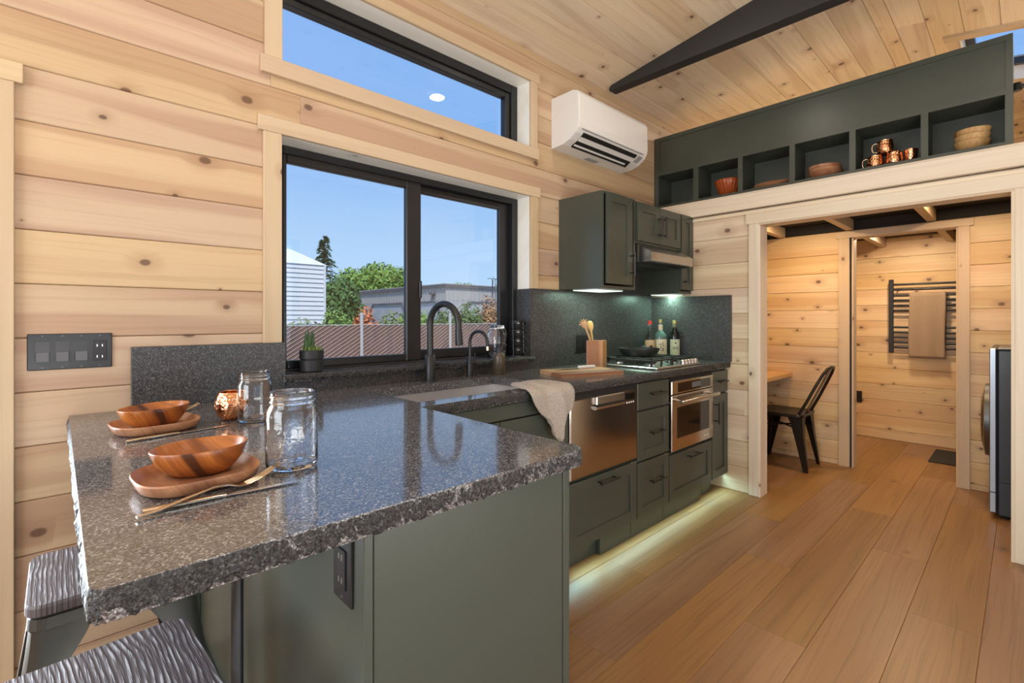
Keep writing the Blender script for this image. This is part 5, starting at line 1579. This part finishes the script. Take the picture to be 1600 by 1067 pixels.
# ================================================================== OUTDOORS
GZ0 = -0.75
solo('ground', B().box(-40, -40, GZ0 - 0.2, 90, 110, GZ0), M['ground'], 'gravel ground outside the house', 'ground', kind='structure')
t = thing('bounce_deck', 'unseen pale timber deck added outside the sliding door to bounce light', 'deck', (0.6, -2.9, GZ0))  # unseen deck, added to bounce sunlight onto the ceiling
for k in range(22):
    build('deck_board', B().cbox(-2.4, -1.38 - 0.145 * (k + 1) + 0.005, -0.06, 3.8, -1.38 - 0.145 * k, -0.03, 0.003), M['trim_white_y'], t)
for x in (-2.2, 0.7, 3.6):
    build('deck_joist', B().box(x, -4.5, GZ0, x + 0.1, -1.4, -0.06), M['trim_white_y'], t)
FYn = 9.5
t = thing('privacy_fence', 'chain link fence woven with brown privacy slats', 'fence', (6.5, FYn, GZ0))
x = -4.0
me0 = None
k = 0
while x < 12.6:
    if me0 is None:
        me0 = build('slat', B().box(-0.027, -0.003, 0, 0.027, 0.003, 1.80), M['slat'], t, world=False)
        o = me0
    else:
        o = me0.copy()
        col.objects.link(o)
        o.parent = t
    o.location = (x - 6.5, random.uniform(-0.002, 0.002), 0.02)
    x += 0.0565
b = B()
i = 0
x = -6.9 + 2.9
while x < 9.7:
    p, q = (x, FYn - 0.012, GZ0 + 0.03), (x + 2.9, FYn - 0.012, GZ0 + 1.84)
    b.tube([p, q], 0.0055, 4)
    x += 0.128
build('chain_link_wire', b, M['wire'], t)['kind'] = 'stuff'
build('top_wire', B().tube([(-4.1, FYn - 0.01, GZ0 + 1.835), (12.6, FYn - 0.01, GZ0 + 1.835)], 0.008, 6), M['galv'], t)
for x in (-4.40, -2.15, 0.10, 2.35, 4.60, 6.85, 9.10, 11.35):
    build('fence_post', B().tube([(x, FYn - 0.055, GZ0 - 0.05), (x, FYn - 0.055, GZ0 + 2.05)], 0.034, 12).lathe([(0.034, 0), (0.04, 0.0), (0.036, 0.03), (0, 0.04)], 12, (x, FYn - 0.055, GZ0 + 2.05)), M['galv'], t, smooth=50)

t = thing('white_shed', 'tall white shed with horizontal siding behind the fence', 'shed', (5.0, 18.0, GZ0))
build('shed_core', B().box(3.5, 15.92, GZ0, 6.45, 20, 2.97), M['siding_white'], t)
for k in range(25):
    z = GZ0 + 0.149 * k
    build('siding_board', B().add([(3.5, 15.92, z), (6.46, 15.92, z), (6.46, 15.875, z), (3.5, 15.875, z), (3.5, 15.92, z + 0.147), (6.46, 15.92, z + 0.147), (6.46, 15.905, z + 0.147), (3.5, 15.905, z + 0.147)],
          [(0, 1, 2, 3), (4, 5, 6, 7), (0, 1, 5, 4), (1, 2, 6, 5), (2, 3, 7, 6), (3, 0, 4, 7)]), M['siding_white'], t)
b = B()
b.add([(3.4, 15.86, 2.965), (6.52, 15.86, 2.965), (6.52, 20.1, 2.965), (3.4, 20.1, 2.965), (4.45, 16.3, 3.46), (5.48, 16.3, 3.46), (5.48, 19.6, 3.46), (4.45, 19.6, 3.46)],
      [(0, 1, 2, 3), (4, 5, 6, 7), (0, 1, 5, 4), (1, 2, 6, 5), (2, 3, 7, 6), (3, 0, 4, 7)])
build('roof', b, M['siding_white'], t)
build('corner_board', B().box(6.40, 15.865, GZ0, 6.47, 15.93, 2.965), M['siding_white'], t)

t = thing('grey_warehouse', 'low grey metal clad warehouse with dark roof edge beyond the fence', 'building', (24, 31, GZ0))
bx0, by0, bx1, by1, bt = 17.6, 24.7, 34.0, 38.9, 3.30
build('wall_block', B().box(bx0, by0, GZ0, bx1, by1, bt), M['siding_grey'], t)
b = B()
for k in range(40):
    y = by0 + 0.2 + k * 0.35
    b.box(bx0 - 0.03, y, 2.35, bx0, y + 0.06, bt - 0.14)
for k in range(45):
    x = bx0 + 0.2 + k * 0.35
    b.box(x, by0 - 0.03, 2.35, x + 0.06, by0, bt - 0.14)
build('siding_rib', b, M['siding_grey'], t)['kind'] = 'stuff'
build('roof_edge', B().box(bx0 - 0.12, by0 - 0.12, bt - 0.14, bx1, by1 + 0.12, bt + 0.03), M['roof_grey'], t)
build('roof', B().box(bx0 - 0.14, by0 - 0.14, bt + 0.03, bx1, by1 + 0.14, bt + 0.09), M['siding_grey'], t)
def bay_y(y0, y1, top):
    return B().prism([(y0, GZ0), (y0, 1.5), (y0 + 0.55, top), (y1 - 0.55, top), (y1, 1.5), (y1, GZ0)], 'x', bx0 - 0.06, bx0)
for y0, y1 in ((36.2, 38.3), (29.3, 34.6), (25.2, 28.6)):
    f = build('bay_panel', bay_y(y0, y1, 2.22), M['bay'], t)
    build('bay_frame', B().prism([(y0 - 0.1, 1.5), (y0 + 0.5, 2.30), (y1 - 0.5, 2.30), (y1 + 0.1, 1.5), (y1 + 0.0, 1.5), (y1 - 0.55, 2.22), (y0 + 0.55, 2.22), (y0, 1.5)], 'x', bx0 - 0.14, bx0), M['roof_grey'], f)
for x0, x1 in ((18.9, 22.6), (23.6, 27.4)):
    f = build('bay_panel', B().prism([(x0, GZ0), (x0, 1.5), (x0 + 0.6, 2.22), (x1 - 0.6, 2.22), (x1, 1.5), (x1, GZ0)], 'y', by0 - 0.06, by0), M['bay'], t)
    build('bay_frame', B().prism([(x0 - 0.1, 1.5), (x0 + 0.55, 2.30), (x1 - 0.55, 2.30), (x1 + 0.1, 1.5), (x1, 1.5), (x1 - 0.6, 2.22), (x0 + 0.6, 2.22), (x0, 1.5)], 'y', by0 - 0.14, by0), M['roof_grey'], f)
for y in (37.3, 26.0):
    build('wall_lamp', B().cbox(bx0 - 0.30, y - 0.18, 2.72, bx0, y + 0.18, 2.90, 0.03).box(bx0 - 0.10, y - 0.10, 2.45, bx0, y + 0.10, 2.72), M['roof_grey'], t)

t = thing('lattice_mast', 'thin lattice antenna mast in front of the warehouse', 'mast', (20.2, 23.2, GZ0))
for dx, dy in ((-0.15, -0.1), (0.15, -0.1), (0, 0.15)):
    build('mast_leg', B().tube([(20.2 + dx, 23.2 + dy, GZ0), (20.2 + dx * 0.7, 23.2 + dy * 0.7, 3.7)], 0.022, 5), M['roof_grey'], t)
b = B()
for k in range(13):
    z = GZ0 + 0.3 + 0.33 * k
    b.tube([(20.05, 23.1, z), (20.35, 23.1, z + 0.16)], 0.012, 4).tube([(20.35, 23.1, z + 0.16), (20.05, 23.1, z + 0.33)], 0.012, 4)
build('lacing', b, M['roof_grey'], t)['kind'] = 'stuff'
build('antenna_bar', B().tube([(19.7, 23.2, 3.72), (20.7, 23.2, 3.72)], 0.02, 5), M['roof_grey'], t)

def leaf_cloud(rg, blobs, n, size, flat=0.7):
    b = B()
    for _ in range(n):
        c, rad = rg.choice(blobs)
        d = Vector((rg.gauss(0, 1), rg.gauss(0, 1), rg.gauss(0, 1))).normalized()
        k = rg.uniform(0.55, 1.08)
        p = Vector((c[0] + d.x * rad[0] * k, c[1] + d.y * rad[1] * k, c[2] + d.z * rad[2] * k))
        nn = (d + Vector((rg.uniform(-1, 1), rg.uniform(-1, 1), rg.uniform(-1, 1))) * flat).normalized()
        a = nn.orthogonal().normalized()
        a = (Matrix.Rotation(rg.uniform(0, 2 * PI), 3, nn) @ a)
        e = nn.cross(a)
        s = size * rg.uniform(0.6, 1.3)
        b.add([p - a * s, p - e * s * 0.5 + a * s * 0.1, p + a * s, p + e * s * 0.5 + a * s * 0.1], [(0, 1, 2, 3)])
    return b
def plant(name, label, cat, base, blobs, n, size, mat, trunk_r, trunk_h, seed, group=None):
    rg = random.Random(seed)
    t = thing(name, label, cat, base, group=group)
    bl = [((base[0] + c[0], base[1] + c[1], base[2] + c[2]), r_) for c, r_ in blobs]
    core = B()
    for c, r_ in bl:
        core.lathe([(0, -r_[2] * 0.5), (0.35, -r_[2] * 0.42), (0.5, -r_[2] * 0.15), (0.5, r_[2] * 0.15), (0.35, r_[2] * 0.42), (0, r_[2] * 0.5)], 9, c, sx=r_[0], sy=r_[1])
    build('inner_foliage', core, M[mat], t, smooth=180)
    build('foliage', leaf_cloud(rg, bl, n, size), M[mat], t)['kind'] = 'stuff'
    build('trunk', B().tube([(base[0], base[1], base[2] - 0.05), (base[0] + 0.02, base[1], base[2] + trunk_h * 0.6), (base[0], base[1] + 0.02, base[2] + trunk_h)], [trunk_r, trunk_r * 0.8, trunk_r * 0.5], 8), M['bark'], t, smooth=50)
    return t
plant('leafy_tree', 'big bright green leafy tree behind the warehouse', 'tree', (22.0, 42.2, GZ0),
      [((-2.2, 0, 4.9), (1.9, 1.8, 1.6)), ((0.2, 0, 5.6), (2.0, 2.0, 1.6)), ((2.4, 0.3, 5.5), (1.9, 2.0, 1.5)), ((-3.2, 0, 3.6), (1.6, 1.6, 1.5)), ((1.0, 0, 4.0), (3.2, 2.2, 1.6))], 9000, 0.20, 'lf_bright', 0.3, 5.0, 21)
plant('leafy_tree', 'mid green tree between the white shed and the warehouse', 'tree', (13.6, 31.6, GZ0),
      [((0.3, 0, 3.4), (1.2, 1.2, 1.3)), ((-0.3, 0, 2.2), (1.4, 1.2, 1.3)), ((0.9, 0.4, 2.2), (1.2, 1.2, 1.4)), ((0.2, 0, 0.9), (1.6, 1.2, 1.2))], 8000, 0.15, 'lf_mid', 0.2, 3.2, 22)
plant('leafy_tree', 'distant tree crown showing over the warehouse roof', 'tree', (31.5, 41.0, GZ0), [((0, 0, 4.9), (1.6, 1.5, 0.9)), ((2.2, 0, 4.6), (1.5, 1.5, 0.9)), ((0, 0, 3), (1.5, 1.4, 1.6))], 1600, 0.20, 'lf_bright', 0.2, 4.5, 23)
plant('leafy_tree', 'distant tree crown beside the antenna mast', 'tree', (39.5, 43.5, GZ0), [((0, 0, 5.0), (1.8, 1.5, 1.2)), ((-1.8, 0, 4.5), (1.3, 1.5, 1.0)), ((0, 0, 3), (1.5, 1.4, 1.8))], 1600, 0.20, 'lf_mid', 0.2, 4.5, 24)
# conifer
rg = random.Random(31)
cb = (14.15, 35.2, GZ0)
t = thing('conifer', 'tall dark conifer with drooping tiers above the white shed', 'tree', cb)
build('trunk', B().tube([(cb[0], cb[1], cb[2] - 0.05), (cb[0], cb[1], 4.0), (cb[0] + 0.1, cb[1], 7.2)], [0.22, 0.13, 0.03], 8), M['bark'], t, smooth=50)
b = B()
for k in range(170):
    f = (k + rg.random()) / 170
    z = 0.2 + 6.95 * f
    L = (1 - f) ** 0.75 * 1.7 * rg.uniform(0.5, 1.15) + 0.14
    a = rg.uniform(0, 2 * PI)
    for m_ in range(16):
        s = (m_ + 0.5) / 16
        p = Vector((cb[0] + 0.1 * f + math.cos(a) * L * s, cb[1] + math.sin(a) * L * s, z + 0.12 * math.sin(s * 2.6) - 0.22 * s * s))
        for _ in range(3):
            d = Vector((math.cos(a) + rg.uniform(-0.9, 0.9), math.sin(a) + rg.uniform(-0.9, 0.9), rg.uniform(-0.5, 0.35))).normalized()
            sd = d.orthogonal().normalized()
            sd = Matrix.Rotation(rg.uniform(0, 6.28), 3, d) @ sd
            w = 0.15 * rg.uniform(0.7, 1.3)
            b.add([p, p + d * w * 0.6 + sd * 0.03, p + d * w * 1.4, p + d * w * 0.6 - sd * 0.03], [(0, 1, 2, 3)])
build('foliage', b, M['lf_dark'], t)['kind'] = 'stuff'
shr = [(3.9, 10.9, 1.55, 'lf_olive', 'pale olive shrub behind the fence in front of the white shed', 1.0), (4.55, 10.5, 1.72, 'lf_bright', 'bright green shrub over the fence beside the white shed', 0.8),
       (5.35, 10.8, 1.78, 'lf_orange', 'small orange leaved shrub over the fence beside the post', 0.42), (6.0, 10.6, 1.72, 'lf_olive', 'olive shrub over the fence in front of the warehouse bays', 0.75),
       (6.75, 10.7, 1.80, 'lf_bright', 'yellow green shrub over the fence by the window stile', 0.8), (7.55, 10.6, 1.80, 'lf_mid', 'mid green shrub over the fence behind the tall faucet', 0.7),
       (8.30, 10.6, 1.96, 'lf_mid', 'taller green shrub over the fence under the warehouse corner', 0.62), (9.15, 10.7, 2.10, 'lf_rust', 'rusty pink shrub over the fence by the antenna mast', 0.72),
       (10.0, 10.6, 1.95, 'lf_olive', 'olive green shrub at the far end of the fence', 0.7)]
for i, (x, y, h_, mt, lb, rr) in enumerate(shr):
    k_ = 10.15 / y if i % 2 == 0 else 11.55 / y
    x, y = x * k_, y * k_
    h_ = 0.75 + 1.224 + (h_ * 1.23 - 0.75 - 1.224) * k_
    plant('shrub', lb, 'shrub', (x, y, GZ0), [((0, 0, h_ * 0.72), (rr * 0.62, 0.35, h_ * 0.30)), ((-rr * 0.35, 0.05, h_ * 0.55), (rr * 0.4, 0.35, h_ * 0.34)), ((rr * 0.4, 0, h_ * 0.58), (rr * 0.42, 0.35, h_ * 0.33)), ((0, 0.1, h_ * 0.35), (rr * 0.7, 0.4, h_ * 0.33))], 3600, 0.05, mt, 0.04, h_ * 0.5, 40 + i)
